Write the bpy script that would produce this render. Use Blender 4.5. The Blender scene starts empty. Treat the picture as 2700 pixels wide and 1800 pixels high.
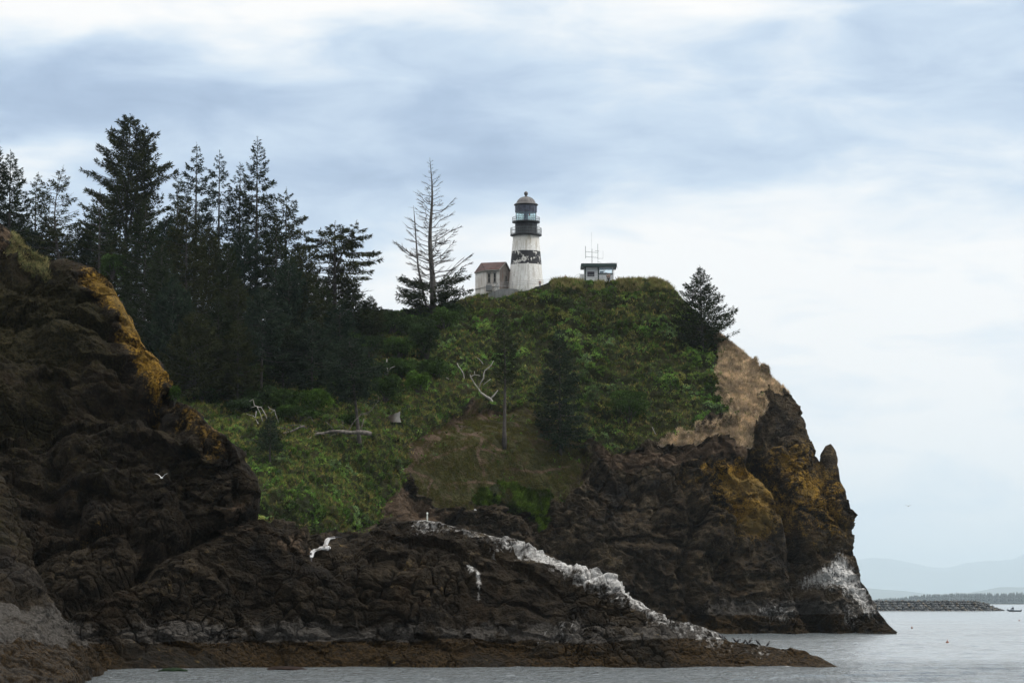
import bpy, math, random
import numpy as np
from mathutils import Vector, Matrix
from mathutils.bvhtree import BVHTree

scene = bpy.context.scene
COL = scene.collection
rad = math.radians

# ------------------------------------------------------------------ camera
CAM_H = 5.0
PITCH = math.atan((1385.0 - 784.0) / 6098.0)      # horizon sits low in the frame: the camera looks up a little
cam_data = bpy.data.cameras.new("camera")
cam_data.sensor_width = 36.0
cam_data.lens = 6098.0 / 2352.0 * 36.0
cam_data.clip_start = 1.0
cam_data.clip_end = 200000.0
cam = bpy.data.objects.new("camera", cam_data)
COL.objects.link(cam)
cam.location = (0, 0, CAM_H)
cam.rotation_euler = (math.pi / 2 + PITCH, 0, 0)
scene.camera = cam

# ------------------------------------------------------------------ render settings, exposure
scene.render.engine = 'CYCLES'
scene.view_settings.view_transform = 'Standard'
scene.view_settings.look = 'None'
scene.view_settings.exposure = 0.3
scene.view_settings.gamma = 1.0
cy = scene.cycles
cy.max_bounces = 6
cy.diffuse_bounces = 3
cy.glossy_bounces = 3
cy.transparent_max_bounces = 8
cy.volume_bounces = 2
cy.use_denoising = True
cy.sample_clamp_indirect = 4.0

# ------------------------------------------------------------------ sun and sky
SUN_EL, SUN_AZ = rad(48), rad(97)       # azimuth from +Y (the view direction) towards +X (right)
sun_dir = Vector((math.sin(SUN_AZ) * math.cos(SUN_EL), math.cos(SUN_AZ) * math.cos(SUN_EL), math.sin(SUN_EL)))
sl = bpy.data.lights.new("sun", 'SUN')
sl.energy = 1.5
sl.angle = rad(10)
sl.color = (1.0, 0.95, 0.88)
so = bpy.data.objects.new("sun", sl)
COL.objects.link(so)
so.rotation_euler = sun_dir.to_track_quat('Z', 'Y').to_euler()


class NT:
    """small helper to write node trees"""
    def __init__(self, tree):
        self.t = tree
        tree.nodes.clear()

    def n(self, typ, _props=None, **ins):
        nd = self.t.nodes.new(typ)
        for k, v in (_props or {}).items():
            setattr(nd, k, v)
        for k, v in ins.items():
            key = int(k[1:]) if k[0] == 'i' and k[1:].isdigit() else k.replace('_', ' ')
            self.set(nd.inputs[key], v)
        return nd

    def set(self, sock, v):
        if isinstance(v, bpy.types.NodeSocket):
            self.t.links.new(v, sock)
        else:
            if hasattr(sock, 'default_value'):
                if sock.type == 'RGBA' and len(v) == 3:
                    v = (*v, 1.0)
                sock.default_value = v

    def math(self, op, a, b=0.0, c=None, clamp=False):
        nd = self.t.nodes.new('ShaderNodeMath')
        nd.operation = op
        nd.use_clamp = clamp
        self.set(nd.inputs[0], a)
        self.set(nd.inputs[1], b)
        if c is not None:
            self.set(nd.inputs[2], c)
        return nd.outputs[0]

    def vmath(self, op, a, b=(0, 0, 0)):
        nd = self.t.nodes.new('ShaderNodeVectorMath')
        nd.operation = op
        self.set(nd.inputs[0], a)
        if op == 'SCALE':
            self.set(nd.inputs[3], b)
        else:
            self.set(nd.inputs[1], b)
        return nd.outputs['Value'] if op in ('LENGTH', 'DOT_PRODUCT') else nd.outputs[0]

    def mapr(self, v, a, b, c=0.0, d=1.0, smooth=True):
        nd = self.t.nodes.new('ShaderNodeMapRange')
        nd.interpolation_type = 'SMOOTHSTEP' if smooth else 'LINEAR'
        for i, x in enumerate((v, a, b, c, d)):
            self.set(nd.inputs[i], x)
        return nd.outputs[0]

    def mix(self, f, a, b, mode='MIX'):
        nd = self.t.nodes.new('ShaderNodeMix')
        nd.data_type = 'RGBA'
        nd.blend_type = mode
        self.set(nd.inputs[0], f)
        self.set(nd.inputs[6], a)
        self.set(nd.inputs[7], b)
        return nd.outputs[2]

    def ramp(self, f, stops, interp='LINEAR'):
        nd = self.t.nodes.new('ShaderNodeValToRGB')
        cr = nd.color_ramp
        cr.interpolation = interp
        while len(cr.elements) < len(stops):
            cr.elements.new(0.5)
        for e, (p, c) in zip(cr.elements, stops):
            e.position = p
            e.color = (*c, 1.0) if len(c) == 3 else c
        self.set(nd.inputs[0], f)
        return nd.outputs[0]

    def noise(self, vec, scale, detail=4.0, rough=0.55, dist=0.0, out=0):
        nd = self.t.nodes.new('ShaderNodeTexNoise')
        self.set(nd.inputs['Vector'], vec)
        self.set(nd.inputs['Scale'], scale)
        self.set(nd.inputs['Detail'], detail)
        self.set(nd.inputs['Roughness'], rough)
        self.set(nd.inputs['Distortion'], dist)
        return nd.outputs[out]

    def voro(self, vec, scale, feature='F1', out='Distance'):
        nd = self.t.nodes.new('ShaderNodeTexVoronoi')
        nd.feature = feature
        self.set(nd.inputs['Vector'], vec)
        self.set(nd.inputs['Scale'], scale)
        return nd.outputs[out]


def dir_of(px, py):
    """unit view direction of a point of the sky seen at (px, py) of a 2352 wide picture"""
    u, v = (px - 1176.0) / 6098.0, (784.0 - py) / 6098.0
    d = Vector((u, math.cos(PITCH) - v * math.sin(PITCH), math.sin(PITCH) + v * math.cos(PITCH)))
    return d.normalized()


world = bpy.data.worlds.new("World")
scene.world = world
world.use_nodes = True
W = NT(world.node_tree)
tc = W.n('ShaderNodeTexCoord').outputs['Generated']
sky = W.n('ShaderNodeTexSky')
sky.sky_type = 'NISHITA'
sky.sun_disc = False
sky.sun_elevation = SUN_EL
sky.sun_rotation = SUN_AZ
sky.air_density = 1.2
sky.dust_density = 2.0
bg_clear = W.n('ShaderNodeBackground', Color=sky.outputs[0], Strength=0.08)
sep = W.n('ShaderNodeSeparateXYZ', Vector=tc)
dz = sep.outputs[2]
# layered stratus: noise stretched along the horizon
cvec = W.vmath('MULTIPLY', tc, (7.0, 7.0, 26.0))
n_big = W.noise(cvec, 1.0, 6.0, 0.5, 0.25)
cvec2 = W.vmath('MULTIPLY', tc, (20.0, 20.0, 62.0))
n_small = W.noise(cvec2, 1.0, 7.0, 0.55, 0.4)
bright = W.math('ADD', 0.56, W.math('MULTIPLY', W.math('SUBTRACT', n_big, 0.5), 0.50))
bright = W.math('ADD', bright, W.math('MULTIPLY', W.math('SUBTRACT', n_small, 0.5), 0.85))
# banks of thicker and thinner cloud: (centre px, py), half width, half height, weight
BANKS = [((430, -20), 900, 130, 0.55), ((1500, 90), 520, 130, 0.12), ((1650, 10), 420, 70, 0.3),
         ((500, 330), 900, 240, -0.26), ((60, 230), 600, 130, -0.24), ((1250, 380), 520, 220, -0.20), ((2150, 250), 620, 200, -0.12),
         ((2000, 720), 1050, 420, 0.50), ((1350, 620), 500, 240, 0.32), ((880, 680), 300, 140, 0.40), ((20, 400), 240, 90, 0.42), ((300, 700), 600, 140, 0.3),
         ((2250, 1100), 900, 250, 0.26), ((2150, 1270), 900, 110, 0.30)]
# the wobble that makes the edges of the banks ragged
wob = W.vmath('MULTIPLY', W.vmath('SUBTRACT', W.noise(cvec, 1.3, 4.0, 0.55, 0.0, 1), (0.5, 0.5, 0.5)), (0.10, 0.10, 0.042))
tcw = W.vmath('ADD', tc, wob)
for (px, py), hw, hh, wgt in BANKS:
    c = dir_of(px, py)
    rx, rz = hw / 6098.0, hh / 6098.0
    dlt = W.vmath('MULTIPLY', W.vmath('SUBTRACT', tcw, tuple(c)), (1 / rx, 1.0, 1 / rz))
    ln = W.vmath('LENGTH', dlt)
    bright = W.math('ADD', bright, W.math('MULTIPLY', W.mapr(ln, 1.25, 0.0), wgt))
cloud = W.ramp(W.math('ADD', bright, 0.0, clamp=True), [
    (0.0, (0.25, 0.35, 0.55)), (0.30, (0.385, 0.505, 0.70)), (0.55, (0.575, 0.695, 0.845)),
    (0.78, (0.84, 0.89, 0.94)), (1.0, (1.03, 1.005, 0.98))])
cloud = W.mix(W.mapr(dz, 0.22, 0.42), cloud, (0.93, 0.915, 0.89))      # the overcast overhead is neutral white
# unseen overcast: brightest overhead, dimmed behind the viewer to shape the light
zen = W.math('ADD', W.mapr(dz, 0.235, 0.40, 1.0, 2.0), W.mapr(dz, 0.4, 0.9, 0.0, 0.6))
back = W.mapr(sep.outputs[1], 0.35, -0.7, 1.0, 0.55)
low = W.mapr(dz, 0.0, -0.25, 1.0, 0.15)
amp = W.math('MULTIPLY', W.math('MULTIPLY', W.math('MULTIPLY', zen, back), low), 0.81)
bg_cloud = W.n('ShaderNodeBackground', Color=cloud, Strength=amp)
cover = W.mapr(bright, 0.1, 0.5, 0.88, 0.98)
mixw = W.n('ShaderNodeMixShader', i0=cover, i1=bg_clear.outputs[0], i2=bg_cloud.outputs[0])
W.n('ShaderNodeOutputWorld', Surface=mixw.outputs[0])

# ------------------------------------------------------------------ projection helpers (2352 x 1568 picture units)
F0 = 6098.0
CT, ST = math.cos(PITCH), math.sin(PITCH)


def P(px, py, Y):
    """world point seen at (px, py) at world distance Y"""
    px, py, Y = np.asarray(px, float), np.asarray(py, float), np.asarray(Y, float)
    u, v = (px - 1176.0) / F0, (784.0 - py) / F0
    t = Y / (CT - v * ST)
    return np.stack([u * t, Y + 0 * t, CAM_H + t * (ST + v * CT)], -1)


def PZ(px, Y, z):
    """world point in picture column px at distance Y and height z"""
    px, Y, z = np.asarray(px, float), np.asarray(Y, float), np.asarray(z, float)
    q = (z - CAM_H) / Y
    v = (q * CT - ST) / (CT + q * ST)
    t = Y / (CT - v * ST)
    return np.stack([(px - 1176.0) / F0 * t, Y + 0 * t, z + 0 * t], -1)


def proj(p):
    d = np.asarray(p, float) - np.array([0, 0, CAM_H])
    w = d[..., 1] * CT + d[..., 2] * ST
    v = (-d[..., 1] * ST + d[..., 2] * CT) / w
    return 1176.0 + F0 * d[..., 0] / w, 784.0 - F0 * v


# ------------------------------------------------------------------ numpy noise
def _hu(ix, iy, iz, seed):
    """integer lattice hash -> uint32"""
    h = ix.astype(np.uint32) * np.uint32(374761393) + iy.astype(np.uint32) * np.uint32(668265263) + iz.astype(np.uint32) * np.uint32(2246822519) + np.uint32(seed * 1274126177 & 0xFFFFFFFF)
    h = (h ^ (h >> np.uint32(13))) * np.uint32(1274126177)
    h = (h ^ (h >> np.uint32(15))) * np.uint32(2246822519)
    return h ^ (h >> np.uint32(16))


def vnoise(p, seed=0):
    p = p.astype(np.float32)
    i = np.floor(p)
    f = p - i
    i = i.astype(np.int32)
    f = f * f * f * (f * (f * 6 - 15) + 10)
    x, y, z = i[..., 0], i[..., 1], i[..., 2]
    fx, fy, fz = f[..., 0], f[..., 1], f[..., 2]
    k = np.float32(1.0 / 0xFFFFFF)

    def c(a, b, d):
        return (_hu(x + a, y + b, z + d, seed) & np.uint32(0xFFFFFF)).astype(np.float32) * k

    def lz(d):
        a = c(0, 0, d)
        a = a + (c(1, 0, d) - a) * fx
        b = c(0, 1, d)
        b = b + (c(1, 1, d) - b) * fx
        return a + (b - a) * fy
    a = lz(0)
    return a + (lz(1) - a) * fz


def fbm(p, octv=4, seed=0, gain=0.5):
    a, s, r = 1.0, 0.0, 0.0
    for k in range(octv):
        r = r + a * vnoise(p * (2.03 ** k) + 17.3 * k, seed + k)
        s += a
        a *= gain
    return r / s


def worley(p, seed=0):
    p = p.astype(np.float32)
    i = np.floor(p)
    f = p - i
    i = i.astype(np.int32)
    f1 = np.full(p.shape[:-1], 9.0, np.float32)
    f2 = f1.copy()
    cid = np.zeros(p.shape[:-1], np.float32)
    q = np.float32(1 / 1023.0)
    m10 = np.uint32(1023)
    for dx in (-1, 0, 1):
        for dy in (-1, 0, 1):
            for dz_ in (-1, 0, 1):
                h = _hu(i[..., 0] + dx, i[..., 1] + dy, i[..., 2] + dz_, seed)
                ax = (h & m10).astype(np.float32) * q + dx - f[..., 0]
                ay = ((h >> np.uint32(10)) & m10).astype(np.float32) * q + dy - f[..., 1]
                az = ((h >> np.uint32(20)) & m10).astype(np.float32) * q + dz_ - f[..., 2]
                d = ax * ax + ay * ay + az * az
                near = d < f1
                f2 = np.where(near, f1, np.minimum(f2, d))
                cid = np.where(near, (h % np.uint32(997)).astype(np.float32) / 997.0, cid)
                f1 = np.where(near, d, f1)
    return np.sqrt(f1), np.sqrt(f2), cid


def sstep(a, b, x):
    t = np.clip((x - a) / (b - a), 0, 1)
    return t * t * (3 - 2 * t)


def in_poly(px, py, poly):
    poly = np.asarray(poly, float)
    r = np.zeros(px.shape, bool)
    j = len(poly) - 1
    for i in range(len(poly)):
        xi, yi = poly[i]
        xj, yj = poly[j]
        c = ((yi > py) != (yj > py)) & (px < (xj - xi) * (py - yi) / (yj - yi + 1e-9) + xi)
        r ^= c
        j = i
    return r


def seg_dist(px, py, line):
    """distance to a polyline, and whether the point lies below (towards larger py of) the nearest part"""
    best = np.full(px.shape, 1e9)
    below = np.zeros(px.shape)
    for (x0, y0), (x1, y1) in zip(line[:-1], line[1:]):
        dx, dy = x1 - x0, y1 - y0
        t = np.clip(((px - x0) * dx + (py - y0) * dy) / (dx * dx + dy * dy + 1e-9), 0, 1)
        qx, qy = px - (x0 + t * dx), py - (y0 + t * dy)
        d = np.hypot(qx, qy)
        m = d < best
        best = np.where(m, d, best)
        sgn = np.sign(dx * qy - dy * qx) * (1 if dx >= 0 else -1)
        below = np.where(m, sgn, below)
    return best, below


# ------------------------------------------------------------------ mesh helpers
def mesh_np(name, verts, faces, smooth=True):
    verts, faces = np.asarray(verts, np.float32), np.asarray(faces, np.int32)
    me = bpy.data.meshes.new(name)
    k = faces.shape[1]
    me.vertices.add(len(verts))
    me.vertices.foreach_set('co', verts.ravel())
    me.loops.add(faces.size)
    me.loops.foreach_set('vertex_index', faces.ravel())
    me.polygons.add(len(faces))
    me.polygons.foreach_set('loop_start', np.arange(0, faces.size, k, dtype=np.int32))
    me.update(calc_edges=True)
    me.polygons.foreach_set('use_smooth', np.full(len(faces), smooth))
    return me


def tag(o, label=None, cat=None, group=None, kind=None):
    for k, v in (('label', label), ('category', cat), ('group', group), ('kind', kind)):
        if v:
            o[k] = v
    return o


def obj(name, me, mat=None, parent=None, loc=None):
    o = bpy.data.objects.new(name, me)
    COL.objects.link(o)
    if mat is not None:
        me.materials.clear()
        me.materials.append(mat)
    if parent is not None:
        o.parent = parent
    if loc is not None:
        o.location = loc
    return o


def empty(name, loc, rz=0.0):
    o = bpy.data.objects.new(name, None)
    o.empty_display_size = 0.5
    COL.objects.link(o)
    o.location = loc
    o.rotation_euler = (0, 0, rz)
    return o


def set_col(me, name, rgb):
    a = me.attributes.new(name, 'FLOAT_COLOR', 'POINT')
    c = np.ones((len(me.vertices), 4), np.float32)
    c[:, :rgb.shape[1]] = rgb
    a.data.foreach_set('color', c.ravel())


class MB:
    """collects boxes, tubes and lathes into one mesh"""
    def __init__(self):
        self.v, self.f = [], []

    def add(self, vs, fs):
        b = len(self.v)
        self.v += [tuple(p) for p in vs]
        self.f += [tuple(i + b for i in f) for f in fs]
        return self

    def box(self, c, s, rz=0.0):
        cx, cyy, cz = c
        hx, hy, hz = s[0] / 2, s[1] / 2, s[2] / 2
        ca, sa = math.cos(rz), math.sin(rz)
        vs = []
        for z in (-hz, hz):
            for x, y in ((-hx, -hy), (hx, -hy), (hx, hy), (-hx, hy)):
                vs.append((cx + x * ca - y * sa, cyy + x * sa + y * ca, cz + z))
        return self.add(vs, [(3, 2, 1, 0), (4, 5, 6, 7), (0, 1, 5, 4), (1, 2, 6, 5), (2, 3, 7, 6), (3, 0, 4, 7)])

    def tube(self, pts, radii, n=6, cap=True):
        pts = [Vector(p) for p in pts]
        if not hasattr(radii, '__len__'):
            radii = [radii] * len(pts)
        vs, fs = [], []
        side = None
        for i, p in enumerate(pts):
            d = (pts[min(i + 1, len(pts) - 1)] - pts[max(i - 1, 0)])
            d = d.normalized() if d.length > 1e-9 else Vector((0, 0, 1))
            if side is None:
                side = d.cross(Vector((0, 0, 1)) if abs(d.z) < 0.9 else Vector((1, 0, 0))).normalized()
            side = (side - d * side.dot(d)).normalized()
            up = d.cross(side)
            for k in range(n):
                a = 2 * math.pi * k / n
                vs.append(p + (side * math.cos(a) + up * math.sin(a)) * radii[i])
        for i in range(len(pts) - 1):
            for k in range(n):
                a, b = i * n + k, i * n + (k + 1) % n
                fs.append((a, b, b + n, a + n))
        if cap:
            fs.append(tuple(range(n - 1, -1, -1)))
            fs.append(tuple(range((len(pts) - 1) * n, len(pts) * n)))
        return self.add(vs, fs)

    def lathe(self, prof, n=24, c=(0, 0), cap=True):
        """prof: list of (radius, z) bottom to top"""
        vs, fs = [], []
        for r, z in prof:
            for k in range(n):
                a = 2 * math.pi * k / n
                vs.append((c[0] + r * math.cos(a), c[1] + r * math.sin(a), z))
        for i in range(len(prof) - 1):
            for k in range(n):
                a, b = i * n + k, i * n + (k + 1) % n
                fs.append((a, b, b + n, a + n))
        if cap:
            fs.append(tuple(range(n - 1, -1, -1)))
            fs.append(tuple(range((len(prof) - 1) * n, len(prof) * n)))
        return self.add(vs, fs)

    def ring(self, r, z, t, n=24, c=(0, 0)):
        pts = [(c[0] + r * math.cos(2 * math.pi * k / n), c[1] + r * math.sin(2 * math.pi * k / n), z) for k in range(n)]
        vs, fs = [], []
        for k in range(n):
            a = 2 * math.pi * k / n
            for dr, dz_ in ((-t, -t), (t, -t), (t, t), (-t, t)):
                vs.append((c[0] + (r + dr) * math.cos(a), c[1] + (r + dr) * math.sin(a), z + dz_))
        for k in range(n):
            for j in range(4):
                a, b = k * 4 + j, k * 4 + (j + 1) % 4
                a2, b2 = ((k + 1) % n) * 4 + j, ((k + 1) % n) * 4 + (j + 1) % 4
                fs.append((a, b, b2, a2))
        return self.add(vs, fs)

    def mesh(self, name, smooth=False):
        me = bpy.data.meshes.new(name)
        me.from_pydata(self.v, [], self.f)
        me.update()
        me.polygons.foreach_set('use_smooth', np.full(len(me.polygons), smooth))
        return me

    def build(self, name, mat, parent=None, smooth=False, loc=None):
        return obj(name, self.mesh(name, smooth), mat, parent, loc)


def new_mat(name):
    m = bpy.data.materials.new(name)
    m.use_nodes = True
    return m, NT(m.node_tree)


def plain(name, col, rough=0.7, var=0.25, scale=6.0, bump=0.0, metal=0.0):
    """a painted or natural surface with some mottling"""
    m, t = new_mat(name)
    tcn = t.n('ShaderNodeTexCoord').outputs['Object']
    n = t.noise(tcn, scale, 5.0, 0.6)
    dark = tuple(c * (1 - var) for c in col)
    light = tuple(min(1, c * (1 + var)) for c in col)
    c = t.mix(t.mapr(n, 0.3, 0.7), dark, light)
    b = t.n('ShaderNodeBsdfPrincipled', Base_Color=c, Roughness=rough, Metallic=metal)
    if bump:
        bn = t.n('ShaderNodeBump', Strength=bump, Distance=0.05, Height=t.noise(tcn, scale * 3, 5.0, 0.6))
        t.set(b.inputs['Normal'], bn.outputs[0])
    t.n('ShaderNodeOutputMaterial', Surface=b.outputs[0])
    return m
# ------------------------------------------------------------------ materials of the land
def rock_material(name, tone=1.0, crack=0.5, pscale=0.55):
    m, t = new_mat(name)
    pos = t.n('ShaderNodeNewGeometry').outputs['Position']
    nrm = t.n('ShaderNodeNewGeometry').outputs['Normal']
    ma = t.n('ShaderNodeSeparateColor', i0=t.n('ShaderNodeAttribute', {'attribute_name': 'mask_a'}).outputs['Color'])
    mb = t.n('ShaderNodeSeparateColor', i0=t.n('ShaderNodeAttribute', {'attribute_name': 'mask_b'}).outputs['Color'])
    mc = t.n('ShaderNodeSeparateColor', i0=t.n('ShaderNodeAttribute', {'attribute_name': 'mask_c'}).outputs['Color'])
    n1 = t.noise(pos, 0.16, 8.0, 0.6, 0.6)
    n2 = t.noise(pos, 1.1, 8.0, 0.62, 0.3)
    n3 = t.noise(pos, 4.5, 6.0, 0.65)
    warp = t.vmath('ADD', pos, t.vmath('SCALE', t.noise(pos, 0.5, 4.0, 0.5, 0.0, 1), 1.6))
    cell = t.voro(warp, pscale, 'F1', 'Color')
    cellv = t.n('ShaderNodeSeparateColor', i0=cell).outputs[0]
    edge = t.voro(warp, pscale, 'DISTANCE_TO_EDGE')
    k = t.math('ADD', t.math('MULTIPLY', n1, 0.50), t.math('ADD', t.math('ADD', t.math('MULTIPLY', n2, 0.42), t.math('MULTIPLY', t.math('SUBTRACT', n3, 0.5), 0.42)), t.math('MULTIPLY', cellv, 0.10)))
    g = tone
    base = t.ramp(k, [(0.30, (0.011 * g, 0.009 * g, 0.0065 * g)), (0.45, (0.050 * g, 0.039 * g, 0.027 * g)),
                      (0.57, (0.125 * g, 0.096 * g, 0.062 * g)), (0.70, (0.27 * g, 0.215 * g, 0.150 * g))])
    # patches of brown earth and cool grey stone
    base = t.mix(t.math('MULTIPLY', t.mapr(t.noise(pos, 0.33, 6.0, 0.6, 0.8), 0.52, 0.66), 0.55), base, (0.100 * g, 0.062 * g, 0.030 * g))
    base = t.mix(t.math('MULTIPLY', t.mapr(t.noise(pos, 0.21, 6.0, 0.6, 0.5), 0.54, 0.68), 0.5), base, (0.060 * g, 0.058 * g, 0.058 * g))

    def brk(mask, amt=0.9, lo=0.42, hi=0.58, n=None):
        return t.mapr(t.math('ADD', mask, t.math('MULTIPLY', t.math('SUBTRACT', n if n is not None else n2, 0.5), amt)), lo, hi)
    mixn = t.math('ADD', t.math('MULTIPLY', n2, 0.6), t.math('MULTIPLY', n3, 0.4))
    # smooth grey wave-washed zone, then brown tide zone with barnacles
    base = t.mix(t.math('MULTIPLY', brk(mc.outputs[2], 0.8), 0.8), base, t.mix(t.mapr(n3, 0.3, 0.7), (0.055, 0.050, 0.044), (0.115, 0.107, 0.098)))
    tide = t.mix(t.mapr(n3, 0.35, 0.65), (0.006, 0.0042, 0.002), (0.052, 0.031, 0.010))
    tide = t.mix(t.mapr(n1, 0.45, 0.65), tide, (0.012, 0.010, 0.007))
    base = t.mix(brk(mb.outputs[2], 0.7), base, tide)
    # moss (olive) and lichen (ochre)
    moss = t.mix(t.mapr(n3, 0.35, 0.65), (0.006, 0.006, 0.002), (0.034, 0.029, 0.009))
    base = t.mix(t.math('MULTIPLY', brk(mc.outputs[1], 1.3, 0.4, 0.7, mixn), 0.8), base, moss)
    lich = t.mix(t.mapr(n3, 0.3, 0.7), (0.14, 0.072, 0.012), (0.40, 0.240, 0.036))
    lich = t.mix(t.mapr(n1, 0.46, 0.72), lich, (0.16, 0.115, 0.045))
    base = t.mix(t.math('MULTIPLY', brk(ma.outputs[1], 4.2, 0.30, 0.85, t.math('ADD', t.math('MULTIPLY', mixn, 0.6), t.math('MULTIPLY', n1, 0.4))), 0.92), base, lich)
    olive = t.mix(t.mapr(mixn, 0.34, 0.66), (0.024, 0.026, 0.009), (0.064, 0.060, 0.022))
    olive = t.mix(t.math('MULTIPLY', t.mapr(t.noise(pos, 0.55, 6.0, 0.65, 0.8), 0.52, 0.64), 0.75), olive, (0.075, 0.052, 0.033))
    base = t.mix(brk(mc.outputs[0], 1.2), base, olive)
    # bare soil
    soil = t.mix(t.mapr(mixn, 0.3, 0.7), (0.060, 0.041, 0.027), (0.130, 0.092, 0.062))
    base = t.mix(brk(mb.outputs[0], 0.8), base, soil)
    # vegetation floor under the ground cover, darkened so gaps between clumps read as shade
    veg = t.mix(t.mapr(mixn, 0.3, 0.7), (0.009, 0.013, 0.005), (0.030, 0.036, 0.013))
    veg = t.mix(t.mapr(n1, 0.45, 0.7), veg, (0.050, 0.045, 0.020))
    base = t.mix(brk(ma.outputs[2], 0.5), base, veg)
    base = t.mix(brk(mb.outputs[1], 0.8), base, t.mix(t.mapr(n3, 0.3, 0.7), (0.36, 0.285, 0.215), (0.56, 0.465, 0.375)))
    # droppings run down the stone: noise drawn out along z
    run = t.noise(t.vmath('MULTIPLY', warp, (2.2, 2.2, 0.55)), 1.0, 8.0, 0.65)
    gm = t.math('ADD', ma.outputs[0], t.math('MULTIPLY', t.math('SUBTRACT', run, 0.5), 1.9))
    gm = t.math('ADD', gm, t.math('MULTIPLY', t.math('SUBTRACT', n3, 0.5), 0.5))
    guano = t.mix(t.mapr(n3, 0.3, 0.75), (0.52, 0.51, 0.49), (0.84, 0.83, 0.81))
    gw = t.math('MULTIPLY', t.mapr(gm, 0.26, 1.0), t.mapr(ma.outputs[0], 0.02, 0.2))
    base = t.mix(gw, base, guano)
    # relief finer than the mesh
    hgt = t.math('ADD', t.math('MULTIPLY', n2, 0.80), t.math('MULTIPLY', n3, 0.62))
    hgt = t.math('ADD', hgt, t.math('MULTIPLY', t.mapr(edge, 0.0, 0.12), t.math('MULTIPLY', t.mapr(t.noise(pos, 0.12, 3.0, 0.5), 0.48, 0.62), crack)))
    hgt = t.math('ADD', hgt, t.math('ADD', t.math('MULTIPLY', t.noise(pos, 14.0, 4.0, 0.6), 0.10), t.math('MULTIPLY', t.noise(t.vmath('MULTIPLY', warp, (0.5, 0.5, 1.8)), 0.9, 8.0, 0.7, 0.8), 0.9)))
    bmp = t.n('ShaderNodeBump', Strength=1.0, Distance=0.55, Height=hgt)
    rough = t.mapr(mb.outputs[2], 0.2, 0.8, 0.88, 0.62)
    b = t.n('ShaderNodeBsdfPrincipled', Base_Color=base, Roughness=rough, Normal=bmp.outputs[0])
    b.inputs['Specular IOR Level'].default_value = 0.08
    t.n('ShaderNodeOutputMaterial', Surface=b.outputs[0])
    return m


def cols(knots, s):
    """interpolate the columns of a list of (s, a, b, ...) rows at s"""
    k = np.asarray(knots, float)
    return [np.interp(s, k[:, 0], k[:, i]) for i in range(1, k.shape[1])]


def loft(lines, rows, smooth=5, keep=None):
    segs = []
    for a, b, n in zip(lines[:-1], lines[1:], rows):
        t = np.linspace(0, 1, n, endpoint=False)[:, None, None]
        segs.append(a[None] * (1 - t) + b[None] * t)
    segs.append(lines[-1][None])
    g = np.concatenate(segs, 0)
    w = np.ones(len(g))
    if keep is not None:                      # rows near the crest line keep their outline
        for kr in keep:
            d = np.abs(np.arange(len(g)) - kr)
            w = np.minimum(w, np.clip(d / 14.0, 0, 1))
    for _ in range(smooth):
        for st in (3, 2, 1):
            up = np.concatenate([g[:1].repeat(st, 0), g[:-st]], 0)
            dn = np.concatenate([g[st:], g[-1:].repeat(st, 0)], 0)
            av = (up + g + dn) / 3
            g = g + (av - g) * w[:, None, None]
    return g


def grid_normals(g):
    ds, dv = np.gradient(g, axis=1), np.gradient(g, axis=0)
    n = np.cross(ds, dv)
    return n / (np.linalg.norm(n, axis=-1, keepdims=True) + 1e-9)


def grid_mesh(name, g):
    nr, ns = g.shape[:2]
    idx = np.arange(nr * ns).reshape(nr, ns)
    f = np.stack([idx[:-1, :-1], idx[:-1, 1:], idx[1:, 1:], idx[1:, :-1]], -1).reshape(-1, 4)
    return mesh_np(name, g.reshape(-1, 3), f), f


def jitter(px, py, p, amp, scale, seed=5):
    return px + amp * 2 * (fbm(p / scale, 4, seed) - 0.5), py + amp * 2 * (fbm(p / scale + 50, 4, seed + 9) - 0.5)


def ledges(g, size, seed):
    """broken strata and joints: each bed juts out at its lip and steps back above it"""
    n1, n2 = fbm(g / (size * 2.4), 4, seed), fbm(g / (size * 1.7), 4, seed + 5)
    a = (g[..., 2] + .42 * g[..., 0] + .2 * g[..., 1]) / size + 2.2 * n1
    c = (g[..., 0] * .9 - .5 * g[..., 2] + .5 * g[..., 1]) / (size * 1.5) + 2.4 * n2
    wa = sstep(.40, .58, fbm(g / (size * 4), 3, seed + 7))
    wc = sstep(.42, .60, fbm(g / (size * 4), 3, seed + 8))
    return ((a - np.floor(a) - .5) * wa * .42 + (c - np.floor(c) - .5) * wc * .40) * size


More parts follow.
